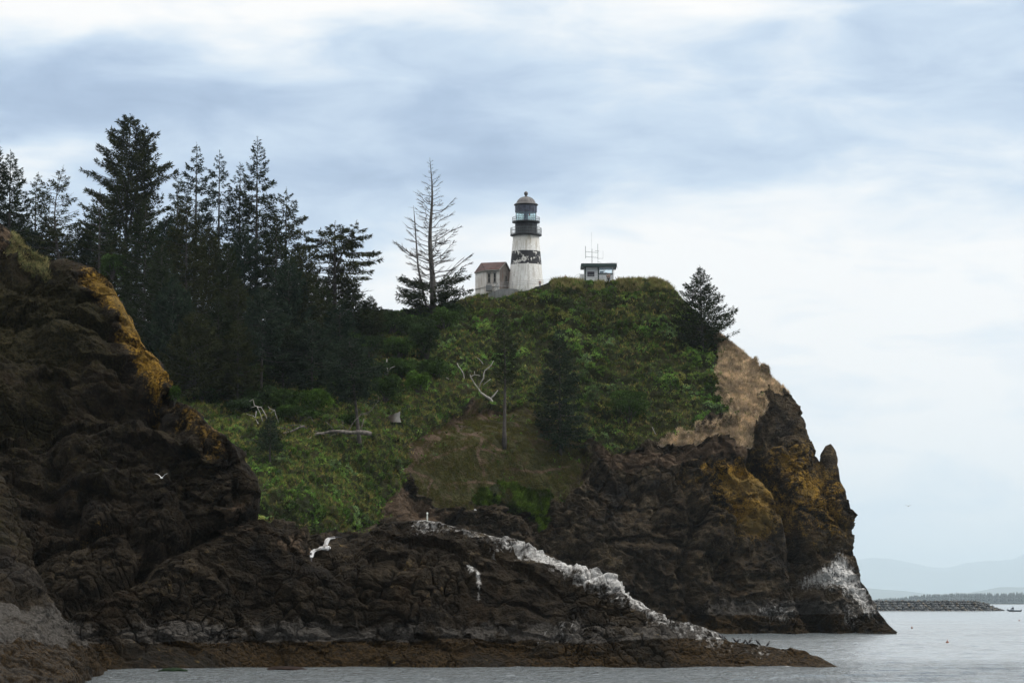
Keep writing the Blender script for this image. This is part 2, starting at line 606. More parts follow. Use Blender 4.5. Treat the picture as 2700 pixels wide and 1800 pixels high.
# ------------------------------------------------------------------ the headland under the lighthouse
CREST_H = [  # s, px, py, Y
    (-150, -150, 640, 470), (100, 100, 660, 472), (200, 200, 700, 474), (300, 300, 732, 475), (400, 400, 745, 476), (550, 550, 752, 478), (700, 700, 752, 480),
    (800, 800, 745, 481), (870, 870, 727, 481), (910, 910, 715, 482), (960, 960, 707, 483), (1000, 1000, 703, 484), (1040, 1040, 695, 485),
    (1085, 1085, 680, 486), (1130, 1130, 673, 486), (1170, 1170, 666, 486), (1215, 1215, 660, 485.5), (1240, 1240, 657, 485), (1262, 1262, 648, 484), (1280, 1280, 643, 483.5),
    (1300, 1300, 641, 483.5), (1340, 1340, 646, 484), (1400, 1400, 648, 484), (1420, 1420, 643, 484), (1450, 1450, 643, 484), (1490, 1490, 640, 484), (1519, 1519, 645, 483),
    (1533, 1533, 654, 482.5), (1549, 1549, 667, 482), (1580, 1580, 697, 480), (1610, 1610, 727, 478), (1644, 1644, 762, 475.5), (1666, 1666, 776, 474), (1685, 1685, 792, 473), (1708, 1708, 812, 471),
    (1727, 1727, 828, 470), (1749, 1749, 849, 468), (1758, 1758, 861, 467.5), (1780, 1780, 877, 466), (1796, 1796.5, 891, 465), (1808, 1807.6, 900, 464), (1819, 1818.7, 919, 463),
    (1826, 1827, 941, 462), (1832, 1833, 963, 461.5), (1837, 1837, 985, 461), (1841, 1839.5, 1008, 460), (1845, 1844, 1031, 459.5), (1848, 1847, 1020, 459.2), (1851, 1851.3, 1007.5, 459), (1855, 1856, 1016, 459), (1860, 1861, 1026, 458.8),
    (1864, 1865, 1041, 458.5), (1876, 1877, 1051, 458), (1882, 1882, 1059, 457.6), (1885, 1886, 1056, 457.4), (1887.5, 1888, 1038, 457), (1895, 1896, 1024, 456.6), (1903, 1908, 1019, 456.4),
    (1908, 1913, 1025, 456.2), (1913, 1920.5, 1037, 456), (1917, 1919.5, 1058, 455.6), (1921, 1926, 1076, 455.3), (1925, 1930, 1105, 455), (1930, 1938, 1119, 454.6), (1934, 1943.5, 1146, 454.2),
    (1939, 1956, 1178, 453.6), (1943, 1951, 1192, 453.2), (1946, 1948.5, 1203, 453), (1948, 1944.5, 1211, 452.8), (1951, 1947.5, 1245, 452), (1958, 1958, 1268, 451.3), (1966, 1966, 1289, 450.6),
    (1974, 1973, 1312, 449.8), (1979, 1977, 1335, 449), (1991, 1991, 1352, 448.2), (2001, 2001, 1372, 447.3), (2011, 2011, 1395, 446.3), (2035, 2035, 1428, 445), (2051, 2051, 1445, 444), (2060, 2060, 1452.5, 443.3)]
TOP_H = [  # upper edge of the cliff: s, py, Y
    (-150, 900, 412), (300, 905, 412), (560, 985, 396), (700, 1000, 398), (900, 1010, 414), (1000, 1000, 427), (1150, 1010, 438), (1300, 1030, 444.5),
    (1400, 1035, 446.5), (1500, 1020, 448), (1600, 1005, 450), (1700, 995, 453), (1780, 988, 454.5), (1830, 1015, 455), (1845, 1060, 455), (1865, 1085, 454.8), (1886, 1110, 454.5),
    (1925, 1180, 452.5), (1945, 1262, 451), (1966, 1330, 449.2), (1985, 1378, 447.4), (2011, 1420, 445.6), (2040, 1444, 444.2), (2060, 1453, 443.2)]
MID_H = [(-150, 1100, 362), (560, 1150, 358), (700, 1160, 362), (850, 1170, 392), (950, 1185, 415), (1100, 1200, 430), (1300, 1225, 437.5), (1500, 1230, 441.5), (1700, 1230, 445),
         (1830, 1250, 448), (1900, 1300, 449), (1945, 1350, 448.5), (1985, 1412, 446.4), (2011, 1437, 445), (2060, 1453.2, 443.1)]
BASE_H = [(-150, 335), (500, 338), (700, 346), (850, 376), (950, 400), (1100, 420), (1200, 427), (1400, 435), (1600, 440), (1700, 442), (1830, 444.5), (1880, 447), (1950, 446.5), (2011, 444.2), (2060, 443)]

sH = np.concatenate([np.linspace(-150, 480, 130, endpoint=False), np.linspace(480, 1780, 780, endpoint=False), np.linspace(1780, 2060, 430)])
cpx, cpy, cY = cols(CREST_H, sH)
crest = P(cpx, cpy, cY)
tpy, tY = cols(TOP_H, sH)
mpy, mY = cols(MID_H, sH)
(bY,) = cols(BASE_H, sH)
bend = sstep(1835, 1900, sH)[:]                      # near the point the columns lean like the outline
pxt = sH * (1 - bend) + (sH * 0.35 + cpx * 0.65) * bend
l_top = P(pxt, tpy, tY)
l_mid = P(sH, mpy, mY)
l_base = PZ(sH, bY, 0 * sH)
l_foot = PZ(sH, bY - 3, 0 * sH - 3.0)
zc = crest[:, 2]
l_plat = crest + np.stack([0 * sH, 14 + 0 * sH, np.where(sH < 1560, -0.3, -0.12 * zc)], -1)
l_fall = crest + np.stack([0 * sH, 30 + 0 * sH, -0.15 * zc], -1)
l_back = crest.copy()
l_back[:, 1] += 75
l_back[:, 2] = -3.0
rowsH = [8, 170, 190, 260, 24, 16, 24]
keepH = [8 + 170 + 190 + 260]
gH = loft([l_foot, l_base, l_mid, l_top, crest, l_plat, l_fall, l_back], rowsH, 4, keepH)
pxH, pyH = proj(gH)
nH = grid_normals(gH)
jx, jy = jitter(pxH, pyH, gH, 14, 3.0)
front = (np.arange(gH.shape[0]) <= keepH[0] + 3)[:, None]
far_h = ~front

VEG = [(-400, 1300), (560, 1240), (640, 1216), (700, 1224), (780, 1236), (812, 1232), (850, 1204), (880, 1184), (872, 1160), (905, 1130), (935, 1085), (935, 1040), (962, 1000), (1030, 952),
       (1080, 925), (1130, 930), (1180, 945), (1235, 960), (1290, 1015), (1335, 1028), (1400, 1043), (1440, 1026), (1520, 1010), (1590, 1000), (1625, 968), (1690, 975), (1700, 950),
       (1672, 900), (1650, 845), (1700, 790), (1700, 300), (-400, 300)]
BOWL = [(962, 1000), (1040, 945), (1120, 925), (1200, 930), (1240, 950), (1330, 1020), (1350, 1060), (1335, 1110), (1290, 1150), (1240, 1165), (1120, 1140), (1070, 1180), (1000, 1165), (945, 1120), (930, 1080)]
DRY = [(1640, 760), (1700, 790), (1800, 885), (1812, 905), (1775, 905), (1752, 905), (1760, 925), (1742, 962), (1722, 1012), (1640, 1012), (1560, 1037), (1505, 1018), (1600, 988), (1672, 985), (1700, 960), (1665, 920), (1640, 850)]
FRESH = [(1075, 1145), (1110, 1118), (1185, 1108), (1275, 1140), (1262, 1205), (1240, 1212), (1218, 1166), (1150, 1152), (1100, 1172)]
SOILH = [[(960, 1000), (1045, 943), (1090, 930), (1120, 950), (1060, 975), (1020, 1000), (990, 1050), (955, 1090), (940, 1075), (938, 1040)],
         [(880, 1184), (872, 1160), (925, 1100), (950, 1130), (1000, 1165), (1060, 1195), (1000, 1215), (900, 1205)],
         [(1340, 1035), (1440, 1030), (1560, 1040), (1640, 1020), (1720, 1018), (1730, 1050), (1640, 1060), (1540, 1080), (1400, 1080)]]
LICH_H = [[(1600, 1075), (1640, 1050), (1720, 1045), (1790, 1120), (1815, 1170), (1750, 1165), (1700, 1160), (1640, 1140)],
          [(1735, 1060), (1790, 1030), (1850, 1045), (1900, 1090), (1955, 1180), (1945, 1205), (1890, 1190), (1855, 1200), (1820, 1140), (1780, 1090)],
          [(1620, 1130), (1700, 1140), (1780, 1200), (1740, 1250), (1690, 1210)]]
GUANO_H = [[(1862, 1322), (1905, 1300), (1925, 1268), (1945, 1282), (1972, 1318), (1990, 1350), (2000, 1380), (2016, 1425), (2000, 1425), (1975, 1385), (1950, 1365), (1905, 1345), (1880, 1350)],
           [(1938, 1370), (1948, 1385), (1962, 1425), (1985, 1440), (1950, 1440), (1942, 1405)],
           [(1780, 1385), (1815, 1400), (1828, 1435), (1790, 1432), (1700, 1420), (1740, 1405)]]


def pmask(polys, x, y, sig=0.0, n=9):
    """inside-ness of the polygons; with sig the edge is a soft band of about that width"""
    r = np.zeros(x.shape)
    for p in polys:
        q = np.asarray(p, float)
        m = 3 * sig + 2
        box = (x > q[:, 0].min() - m) & (x < q[:, 0].max() + m) & (y > q[:, 1].min() - m) & (y < q[:, 1].max() + m)
        xs_, ys_ = x[box], y[box]
        if sig == 0:
            v = in_poly(xs_, ys_, p).astype(float)
        else:
            v = np.zeros(xs_.shape)
            for k in range(n):
                a, rr = 2.4 * k, sig * 1.5 * math.sqrt((k + .5) / n)
                v += in_poly(xs_ + rr * math.cos(a), ys_ + rr * math.sin(a), p)
            v /= n
        r[box] = np.maximum(r[box], v)
    return r


vegH = pmask([VEG], jx, jy)
bowlH = pmask([BOWL], jx, jy)
bowlS = pmask([BOWL], jx, jy, 22)
dryH = pmask([DRY], *jitter(pxH, pyH, gH, 34, 4.0, 7))
freshH = pmask([FRESH], jx, jy)
vegH = np.where(bowlH > 0, 0, vegH)
vegH = np.maximum(vegH, far_h * 1.0 * (pxH < 1700))
soilH = pmask(SOILH, jx, jy, 14)
lichH = pmask(LICH_H, *jitter(pxH, pyH, gH, 30, 3.5, 40), 26, 12)
guanoH = np.maximum(pmask(GUANO_H[:2], *jitter(pxH, pyH, gH, 12, 1.8, 60), 12, 12), .52 * pmask(GUANO_H[2:], *jitter(pxH, pyH, gH, 16, 1.8, 60), 14, 12))
soft = np.clip(vegH + dryH + bowlH, 0, 1)

# the scarp: slipped ground lies lower than the turf beside it
scarp = [(872, 1180), (905, 1130), (935, 1085), (935, 1040), (962, 1000), (1035, 948), (1080, 925), (1130, 925)]
d_s, _ = seg_dist(pxH, pyH, scarp)
slump = in_poly(jx, jy, BOWL + []) | in_poly(jx, jy, SOILH[1])
push = np.where(slump, -1.7 * np.exp(-(d_s / 60.0) ** 2), 0.0)
# deep clefts and gullies in the cliff
for line, w, dep in [([(1738, 1055), (1790, 1120), (1822, 1200), (1838, 1300), (1850, 1380), (1885, 1450)], 20, 5.5),
                     ([(1882, 1059), (1888, 1110), (1905, 1175), (1940, 1215)], 8, 1.6),
                     ([(1800, 1170), (1850, 1260), (1870, 1345)], 15, 3.2),
                     ([(1640, 1150), (1700, 1180), (1690, 1260), (1640, 1330)], 12, 1.8),
                     ([(1270, 1210), (1285, 1260), (1340, 1310)], 26, 2.2),
                     ([(1120, 1155), (1190, 1170), (1225, 1215), (1240, 1260)], 22, 2.2),
                     ([(1345, 1090), (1420, 1130), (1530, 1150)], 18, 1.4),
                     ([(1560, 1100), (1600, 1200), (1560, 1300), (1600, 1420)], 15, 2.4),
                     ([(1930, 1385), (1945, 1420), (1962, 1452)], 6, 1.0),
                     ([(1660, 1330), (1800, 1325)], 9, 1.0),
                     ([(960, 1180), (1010, 1195), (1050, 1200)], 14, 1.6)]:
    d, _ = seg_dist(pxH, pyH, line)
    push -= dep * np.exp(-(d / w) ** 2) * (1 - 0.7 * soft)
# ledges: the stone below is undercut
for line, w, dep in [([(1640, 1150), (1740, 1145), (1800, 1175)], 30, 1.1), ([(1520, 1210), (1650, 1200), (1740, 1215)], 34, 1.0), ([(1380, 1240), (1470, 1225), (1560, 1245)], 30, 1.2),
                     ([(1150, 1180), (1200, 1165), (1260, 1190)], 30, 1.4), ([(1660, 1320), (1760, 1315), (1815, 1345)], 12, -0.9), ([(1330, 1130), (1420, 1160), (1500, 1165)], 30, 1.2),
                     ([(1735, 1045), (1800, 1130), (1850, 1170), (1915, 1200)], 26, 1.3)]:
    d, b = seg_dist(pxH, pyH, line)
    push -= np.where(b > 0, dep * np.clip(1 - d / w, 0, 1) ** 1.5, 0) * (1 - 0.8 * soft)

rock = np.clip(1 - soft, 0, 1)
w3 = gH + 2.2 * (np.stack([fbm(gH / 5 + o, 3, 70 + i) for i, o in enumerate((0, 31, 62))], -1) - 0.5)
f1, f2, cid = worley(w3 * np.array([1, 1, 1.25]) / 3.2, 3)
pil = (1 - np.clip(f1, 0, 1) ** 2) * 0.75 + (cid - 0.5) * 0.7 - 0.5 * (1 - sstep(0, 0.10, f2 - f1))
g1, g2, gid = worley((gH + 0.8 * (fbm(gH / 2, 3, 91)[..., None] - 0.5)) / 1.3, 8)
pil2 = (1 - np.clip(g1, 0, 1) ** 2) * 0.34 + (gid - 0.5) * 0.22 - 0.22 * (1 - sstep(0, 0.10, g2 - g1))
big = (fbm(gH / 11, 4, 21) - 0.5)
b1, b2, bid = worley((w3 * np.array([1, 1, 0.8]) + w3[..., [2, 0, 1]] * 0.35) / 5.5, 15)
patchy = sstep(0.46, 0.60, fbm(gH / 13, 3, 151))
rid = 1 - np.abs(2 * fbm(gH / 6.5 * np.array([1, 1, 1.6]), 4, 33) - 1)
fine = fbm(gH / 1.1, 4, 44) - 0.5
crag = 1 - np.abs(2 * fbm(gH / 2.1, 4, 47) - 1)
ampR = (1 - 0.78 * sstep(1785, 1850, sH))[None, :]
dispH = push + rock * (ampR * (big * 4.6 + (bid - 0.5) * 2.1 * sstep(0.0, 0.07, b2 - b1)) + (.45 + .55 * ampR) * ((rid - 0.6) * 1.9 + pil * (0.18 + 0.75 * patchy)) + pil2 * (0.35 + 0.65 * patchy) + (crag - .62) * 1.0 + fine * 0.8 + ledges(gH, 2.6, 34) * (.55 + .45 * ampR))
hum1, hum2, _ = worley(gH / 1.9, 12)
hum3, _, _ = worley(gH / 0.8, 13)
hum4, _, _ = worley(gH / 4.2, 14)
zone = sstep(1105, 1130, pxH) * sstep(1275, 1255, pxH) * sstep(690, 672, pyH)      # trodden ground of the terrace
dispH += soft * (1 - .9 * zone) * (big * 2.4 + (0.45 - hum4) * 1.3 * vegH + (0.5 - hum1) * (1.5 * vegH + 0.18) + (0.5 - hum3) * (0.40 * vegH + .16) + (fine) * 0.3)
atten = np.ones(gH.shape[0])
cr = keepH[0]
atten = np.clip(np.abs(np.arange(gH.shape[0]) - cr) / 22.0, 0, 1)[:, None]
near_tip = 1 - sstep(1990, 2058, sH)[None, :]
dispH = dispH * (1 - .78 * sstep(1848, 1872, sH)[None, :] * sstep(1170, 1100, pyH))
dispH = dispH * (0.10 + 0.90 * atten) * (0.25 + 0.75 * near_tip)
gH2 = gH + nH * dispH[..., None]
meH, fH = grid_mesh("headland", gH2)
tideH = sstep(3.6, 1.9, gH2[..., 2] + 1.2 * (fbm(gH / 6, 3, 51) - 0.5) - 0.4)
greyH = sstep(1.5, 3.0, gH2[..., 2]) * sstep(9, 4, gH2[..., 2]) * 0.62 * sstep(1450, 1700, pxH)
mossH = (0.35 * sstep(0.45, 0.7, fbm(gH / 7, 3, 77)) * rock * sstep(1620, 1300, pxH) + 0.5 * (guanoH < 0.1) * sstep(1830, 1880, pxH) * sstep(1180, 1210, pyH) * sstep(1330, 1260, pyH)) * (1 - tideH)
lichH = np.maximum(lichH * 0.72, 0.54 * pmask([[(1560, 1070), (1700, 1030), (1850, 1040), (1905, 1040), (1960, 1180), (1945, 1265), (1860, 1235), (1815, 1190), (1775, 1230), (1640, 1190)]], *jitter(pxH, pyH, gH, 30, 3.5, 41), 36, 12))
set_col(meH, 'mask_a', np.stack([guanoH * 0.9, lichH, np.clip(vegH + freshH, 0, 1)], -1).reshape(-1, 3))
trail = np.zeros(gH.shape[:2])
for line in [[(1040, 957), (1072, 985), (1108, 1000), (1150, 1034)], [(1058, 1003), (1120, 983), (1165, 1000)], [(985, 1060), (1040, 1034), (1085, 1022), (1140, 1040)], [(962, 1075), (1000, 1100), (985, 1150)],
             [(1110, 1000), (1098, 1040), (1112, 1090)], [(1180, 960), (1215, 1000), (1280, 1030)], [(1160, 1075), (1240, 1085), (1310, 1070)], [(1030, 1110), (1110, 1105), (1170, 1115)], [(1000, 1010), (1050, 960), (1100, 940)]]:
    d, _ = seg_dist(pxH + 5 * (fbm(gH / 1.5, 3, 95) - .5) * 2, pyH + 5 * (fbm(gH / 1.5, 3, 96) - .5) * 2, line)
    trail = np.maximum(trail, sstep(5.5, 1.5, d))
soilH = np.maximum(soilH, trail * .8 * bowlS)
soilH = np.maximum(soilH, np.where(in_poly(jx, jy, BOWL), sstep(38, 8, d_s + 26 * (fbm(gH / 2.2, 3, 97) - .5)), 0))
set_col(meH, 'mask_b', np.stack([soilH * 0.85 * (1 - vegH), dryH, tideH], -1).reshape(-1, 3))
set_col(meH, 'mask_c', np.stack([bowlS * (1 - freshH) * 0.8, mossH, greyH], -1).reshape(-1, 3))
M_HEAD = rock_material("headland_rock", 0.50, 0.35, 0.5)
headland = tag(obj("headland", meH, M_HEAD), "rounded rocky headland with green slope carrying the lighthouse", "headland", kind="structure")

ns_h = gH2.shape[1]
bvh_rows = gH2[::3, ::3]
_nr, _ns = bvh_rows.shape[:2]
_i = np.arange(_nr * _ns).reshape(_nr, _ns)
_f = np.stack([_i[:-1, :-1], _i[:-1, 1:], _i[1:, 1:], _i[1:, :-1]], -1).reshape(-1, 4)
BVH_H = BVHTree.FromPolygons([tuple(v) for v in bvh_rows.reshape(-1, 3)], [tuple(int(k) for k in q) for q in _f])


def ground(px, py, Ydef=440.0, bvh=None):
    """where the line of sight through (px, py) meets the headland"""
    o = Vector((0, 0, CAM_H))
    hit = (bvh or BVH_H).ray_cast(o, dir_of(px, py))
    if hit[0] is None:
        return Vector(P(px, py, Ydef))
    return hit[0]


def drop(x, y, bvh=None):
    """height of the headland under (x, y)"""
    hit = (bvh or BVH_H).ray_cast(Vector((x, y, 300)), Vector((0, 0, -1)))
    return hit[0].z if hit[0] is not None else 0.0


# ------------------------------------------------------------------ the dark cliff and the low ridge in front of it
CREST_C = [  # s, px, py, Y
    (-80, -80, 455, 236), (0, 0, 512, 236), (20, 20, 530, 236), (40, 40, 560, 236), (70, 70, 577, 236), (100, 100, 591, 235), (150, 150, 598, 234), (190, 190, 611, 233), (215, 215, 619, 232),
    (240, 240, 632, 231), (258, 258, 652, 230), (264, 264, 672, 229.5), (280, 280, 700, 229), (292, 292, 730, 228.5), (305, 305, 756, 228), (322, 322, 780, 227), (340, 342, 808, 226), (355, 362, 832, 225),
    (368, 377, 856, 224), (376, 384, 882, 223), (384, 387, 905, 222), (405, 410, 922, 221), (450, 450, 947, 219), (490, 490, 987, 217), (520, 518, 1003, 216), (534, 536, 1022, 215.5),
    (543, 549, 1050, 215.2), (549, 555, 1078, 215), (554, 560, 1108, 214.8), (558, 556, 1140, 214.7), (562, 553, 1158, 214.6), (567, 563, 1178, 214.6), (580, 578, 1196, 215), (610, 610, 1206, 216), (640, 640, 1217, 217), (700, 700, 1243, 219),
    (760, 760, 1252, 221), (800, 800, 1249, 223), (830, 830, 1233, 224), (880, 880, 1207, 225), (920, 920, 1199, 225), (980, 980, 1195, 224.5), (1010, 1010, 1200, 224), (1050, 1050, 1212, 223.5),
    (1090, 1090, 1219, 223), (1130, 1130, 1233, 222.5), (1165, 1165, 1240, 222), (1200, 1200, 1259, 221.5), (1230, 1230, 1273, 221), (1270, 1270, 1290, 220.5), (1330, 1330, 1318, 219.5), (1375, 1375, 1328, 219),
    (1395, 1395, 1334, 218.7), (1412, 1412, 1352, 218.4), (1440, 1440, 1374, 218), (1466, 1466, 1388, 217.5), (1480, 1480, 1402, 217.2), (1520, 1520, 1430, 216.3), (1560, 1560, 1447, 215.4), (1620, 1620, 1459, 214.5), (1680, 1680, 1475, 213.5),
    (1715, 1715, 1489, 213), (1745, 1745, 1493, 212.6), (1800, 1800, 1496, 212), (1850, 1850, 1501, 211.6), (1890, 1890, 1514, 211), (1912, 1912, 1526, 210.4), (1924, 1924, 1531, 210)]
BASE_C = [(-80, 200), (0, 200), (200, 201), (420, 202), (640, 208.5), (900, 208.8), (1300, 208.8), (1700, 209), (1850, 209.3), (1924, 209.7)]
SHELF_C = [(-80, 1478, 203), (200, 1478, 203.5), (400, 1478, 205), (600, 1478, 209.5), (900, 1480, 211.2), (1300, 1482, 211.2), (1500, 1480, 211.3), (1620, 1490, 211.2), (1700, 1505, 211), (1850, 1516, 210.6), (1924, 1531.1, 209.9)]
UP_C = [(-80, 1250, 210), (100, 1250, 210), (300, 1280, 209), (480, 1290, 211.5), (600, 1330, 213), (900, 1330, 215.5), (1100, 1340, 216), (1250, 1380, 215.5), (1400, 1430, 214.2), (1500, 1455, 213.2), (1620, 1477, 212.3), (1700, 1496, 211.9), (1850, 1509, 211), (1924, 1531, 209.95)]
HI_C = [(-80, 900, 219), (100, 930, 220), (300, 960, 219), (385, 985, 217), (450, 1030, 215), (520, 1085, 213), (560, 1225, 213.4), (640, 1262, 215), (760, 1290, 218.5), (900, 1250, 221), (1000, 1245, 220.5), (1100, 1265, 219.5), (1250, 1320, 218), (1400, 1385, 216),
        (1480, 1425, 215), (1560, 1457, 213.8), (1620, 1467, 213.2), (1700, 1491, 212.4), (1850, 1504, 211.3), (1924, 1531, 209.98)]
sC = np.concatenate([np.linspace(-80, 500, 420, endpoint=False), np.linspace(500, 640, 190, endpoint=False), np.linspace(640, 1924, 860)])
cpx, cpy, cY = cols(CREST_C, sC)
crC = P(cpx, cpy, cY)
spy, sY = cols(SHELF_C, sC)
upy, uY = cols(UP_C, sC)
hpy, hY = cols(HI_C, sC)
(bYc,) = cols(BASE_C, sC)
lb = PZ(sC, bYc, 0 * sC)
lf = PZ(sC, bYc - 2.5, 0 * sC - 3)
lsh, lup, lhi = P(sC, spy, sY), P(sC, upy, uY), P(sC * 0.5 + cpx * 0.5, hpy, hY)
lbk1 = crC + np.stack([0 * sC, 5 + 0 * sC, -0.05 * crC[:, 2]], -1)
lbk2 = crC.copy()
lbk2[:, 1] += np.where(sC < 560, 45, 16)
lbk2[:, 2] = -3
rowsC = [6, 60, 190, 170, 170, 18, 24]
kC = 6 + 60 + 190 + 170 + 170
gC = loft([lf, lb, lsh, lup, lhi, crC, lbk1, lbk2], rowsC, 4, [kC])
pxC, pyC = proj(gC)
nC = grid_normals(gC)
upper = sstep(1215, 1120, pyC) * sstep(600, 540, pxC)            # the high earthy mass; the rest is pillow stone
push = np.zeros(gC.shape[:2])
for line, w, dep in [([(-60, 985), (100, 960), (240, 930), (345, 930)], 34, 2.6), ([(330, 930), (370, 975), (400, 985)], 20, 0.9),
                     ([(560, 1195), (470, 1225), (350, 1290), (250, 1360), (170, 1412)], 16, 1.8),
                     ([(310, 1240), (335, 1290), (320, 1320)], 26, 1.6), ([(90, 1010), (130, 1080), (120, 1150), (160, 1190)], 40, 1.6),
                     ([(520, 1020), (535, 1070), (545, 1130), (548, 1180)], 9, 1.0), ([(350, 1410), (440, 1400)], 40, 1.5),
                     ([(700, 1260), (790, 1330), (850, 1400)], 9, 0.7), ([(230, 700), (250, 800), (300, 870)], 16, 0.7),
                     ([(60, 800), (140, 830), (200, 900)], 26, 1.2), ([(1060, 1300), (1080, 1360)], 10, 0.5)]:
    d, _ = seg_dist(pxC, pyC, line)
    push -= dep * np.exp(-(d / w) ** 2)
for line, w, dep in [([(390, 908), (300, 930), (200, 960), (100, 1005), (-20, 1030)], 60, 1.8), ([(270, 1215), (210, 1225), (150, 1250), (60, 1280)], 46, 1.7),
                     ([(930, 1240), (1060, 1255), (1110, 1310)], 40, 1.2), ([(1110, 1255), (1200, 1310), (1300, 1370), (1420, 1410)], 30, 0.8),
                     ([(560, 1050), (540, 1060), (500, 1070)], 60, 0.8), ([(180, 1472), (400, 1470), (800, 1468), (1300, 1475)], 16, 0.35),
                     ([(0, 720), (120, 700), (260, 760)], 60, 0.9)]:
    d, b = seg_dist(pxC, pyC, line)
    push -= np.where(b > 0, dep * np.clip(1 - d / w, 0, 1) ** 1.4, 0)
wp = gC + 1.3 * (np.stack([fbm(gC / 3 + o, 3, 170 + i) for i, o in enumerate((0, 31, 62))], -1) - 0.5)
tilt = np.stack([wp[..., 0] * 0.85 + wp[..., 2] * 0.45, wp[..., 1], wp[..., 2] * 1.25 - wp[..., 0] * 0.30], -1)
f1, f2, cid = worley(tilt / 1.75, 103)
pil = (1 - np.clip(f1, 0, 1) ** 2) * 0.55 + (cid - 0.5) * 0.28 - 0.46 * (1 - sstep(0, 0.075, f2 - f1))
g1, g2, gid = worley((wp + 0.5) / 0.75, 108)
pil2 = (1 - np.clip(g1, 0, 1) ** 2) * 0.20 + (gid - 0.5) * 0.12 - 0.10 * (1 - sstep(0, 0.12, g2 - g1))
big = fbm(gC / 6.5, 4, 121) - 0.5
rid = 1 - np.abs(2 * fbm(tilt / 4.0, 4, 133) - 1)
fine = fbm(gC / 0.55, 4, 144) - 0.5
crag = 1 - np.abs(2 * fbm(tilt / 1.05, 4, 147) - 1)
pillow_w = (0.12 + 0.88 * sstep(0.44, 0.58, fbm(gC / 8, 3, 150))) * (1 - 0.75 * upper)
b1, b2, bid = worley((tilt + tilt[..., [2, 0, 1]] * 0.4) / 3.0, 115)
dispC = push + big * (1.6 + 2.0 * upper) + (rid - 0.6) * (0.65 + 0.6 * upper) + pil * pillow_w * 1.1 + pil2 * (0.15 + 0.6 * pillow_w) + (bid - 0.5) * (0.75 + 0.9 * upper) * sstep(0.0, 0.06, b2 - b1) + (crag - .62) * (.40 + .15 * upper) + ledges(gC, 1.5, 134) * (.30 + .5 * upper) + fine * (0.22 + 0.25 * upper)
att = np.clip(np.abs(np.arange(gC.shape[0]) - kC) / 26.0, 0, 1)[:, None]
low = sstep(-0.5, 2.2, gC[..., 2])
tip = 1 - sstep(1700, 1920, sC)[None, :]
dispC = dispC * (0.16 + 0.84 * att) * (0.35 + 0.65 * low) * (0.3 + 0.7 * tip)
gC2 = gC + nC * dispC[..., None]
meC, _ = grid_mesh("front_cliff", gC2)
jx, jy = jitter(pxC, pyC, gC, 16, 1.6, 160)
LICH_C = [[(200, 612), (240, 628), (268, 664), (310, 750), (372, 835), (400, 908), (370, 925), (338, 908), (322, 850), (295, 800), (268, 735), (240, 690), (190, 650)]]
LICH_C2 = [[(385, 905), (450, 945), (540, 1020), (545, 1045), (500, 1050), (440, 1010), (385, 950)], [(200, 1210), (290, 1200), (270, 1225), (180, 1255)]]
MOSS_C = [[(-90, 600), (230, 640), (300, 800), (160, 860), (-90, 830)], [(150, 1225), (290, 1195), (280, 1220), (170, 1260)], [(-90, 930), (120, 900), (140, 960), (-90, 1010)]]
SOIL_C = [[(-90, 430), (30, 520), (70, 585), (20, 590), (-90, 560)], [(150, 1010), (350, 935), (385, 925), (330, 960), (190, 1020)], [(480, 1180), (560, 1120), (580, 1200), (660, 1225), (620, 1245), (520, 1215)], [(560, 1215), (720, 1250), (760, 1300), (640, 1290)]]
GUANO_C = [[(935, 1196), (985, 1192), (1050, 1208), (1130, 1230), (1200, 1255), (1300, 1302), (1395, 1332), (1440, 1372), (1485, 1402), (1560, 1444), (1680, 1474), (1712, 1490), (1650, 1488), (1560, 1466), (1480, 1430), (1400, 1378), (1330, 1342), (1260, 1316), (1180, 1277), (1100, 1240), (1020, 1220), (950, 1214)],
           [(1089, 1316), (1099, 1320), (1102, 1345), (1100, 1395), (1097, 1395), (1094, 1350)], [(1066, 1300), (1090, 1312), (1086, 1340), (1078, 1325)], [(1140, 1352), (1152, 1362), (1148, 1368)],
           [(1225, 1455), (1340, 1450), (1360, 1470), (1240, 1480)], [(1700, 1486), (1800, 1492), (1850, 1502), (1780, 1502), (1720, 1497)]]
gu = pmask(GUANO_C[:1] + GUANO_C[5:], *jitter(pxC, pyC, gC, 16, 1.3, 165), 13, 12)
core = in_poly(jx, jy, [(1180, 1250), (1300, 1302), (1395, 1332), (1440, 1372), (1485, 1402), (1480, 1425), (1400, 1370), (1320, 1340), (1230, 1300), (1170, 1272)]) * 0.32
streak = pmask(GUANO_C[1:4], *jitter(pxC, pyC, gC, 4, 0.6, 166), 4)
gu = np.maximum(gu, .5 * pmask(GUANO_C[4:5], *jitter(pxC, pyC, gC, 16, 1.3, 165), 14))
guC = np.clip(np.maximum(gu * 0.76 + core * gu, streak * 0.8), 0, 1.3)
lmC = np.maximum(pmask(LICH_C, jx, jy, 20) * 0.92, pmask(LICH_C2, jx, jy, 18) * 0.42)
tideC = sstep(2.6, 1.5, gC2[..., 2] + 1.0 * (fbm(gC / 5, 3, 171) - 0.5))
greyC = sstep(1.3, 2.0, gC2[..., 2]) * sstep(5.5, 2.6, gC2[..., 2]) * (0.28 + 0.55 * fbm(gC / 6, 3, 175))
mossC = np.maximum(.46 * upper * sstep(560, 480, pxC) * (1 - np.clip(lmC * 1.6, 0, 1)), 0) + 0.5 * pmask(MOSS_C, *jitter(pxC, pyC, gC, 40, 4, 180), 40) * 0.5
soilC = pmask(SOIL_C, jx, jy, 16) * 0.5
zero = np.zeros(gC.shape[:2])
set_col(meC, 'mask_a', np.stack([guC, lmC, zero], -1).reshape(-1, 3))
set_col(meC, 'mask_b', np.stack([soilC, zero, tideC], -1).reshape(-1, 3))
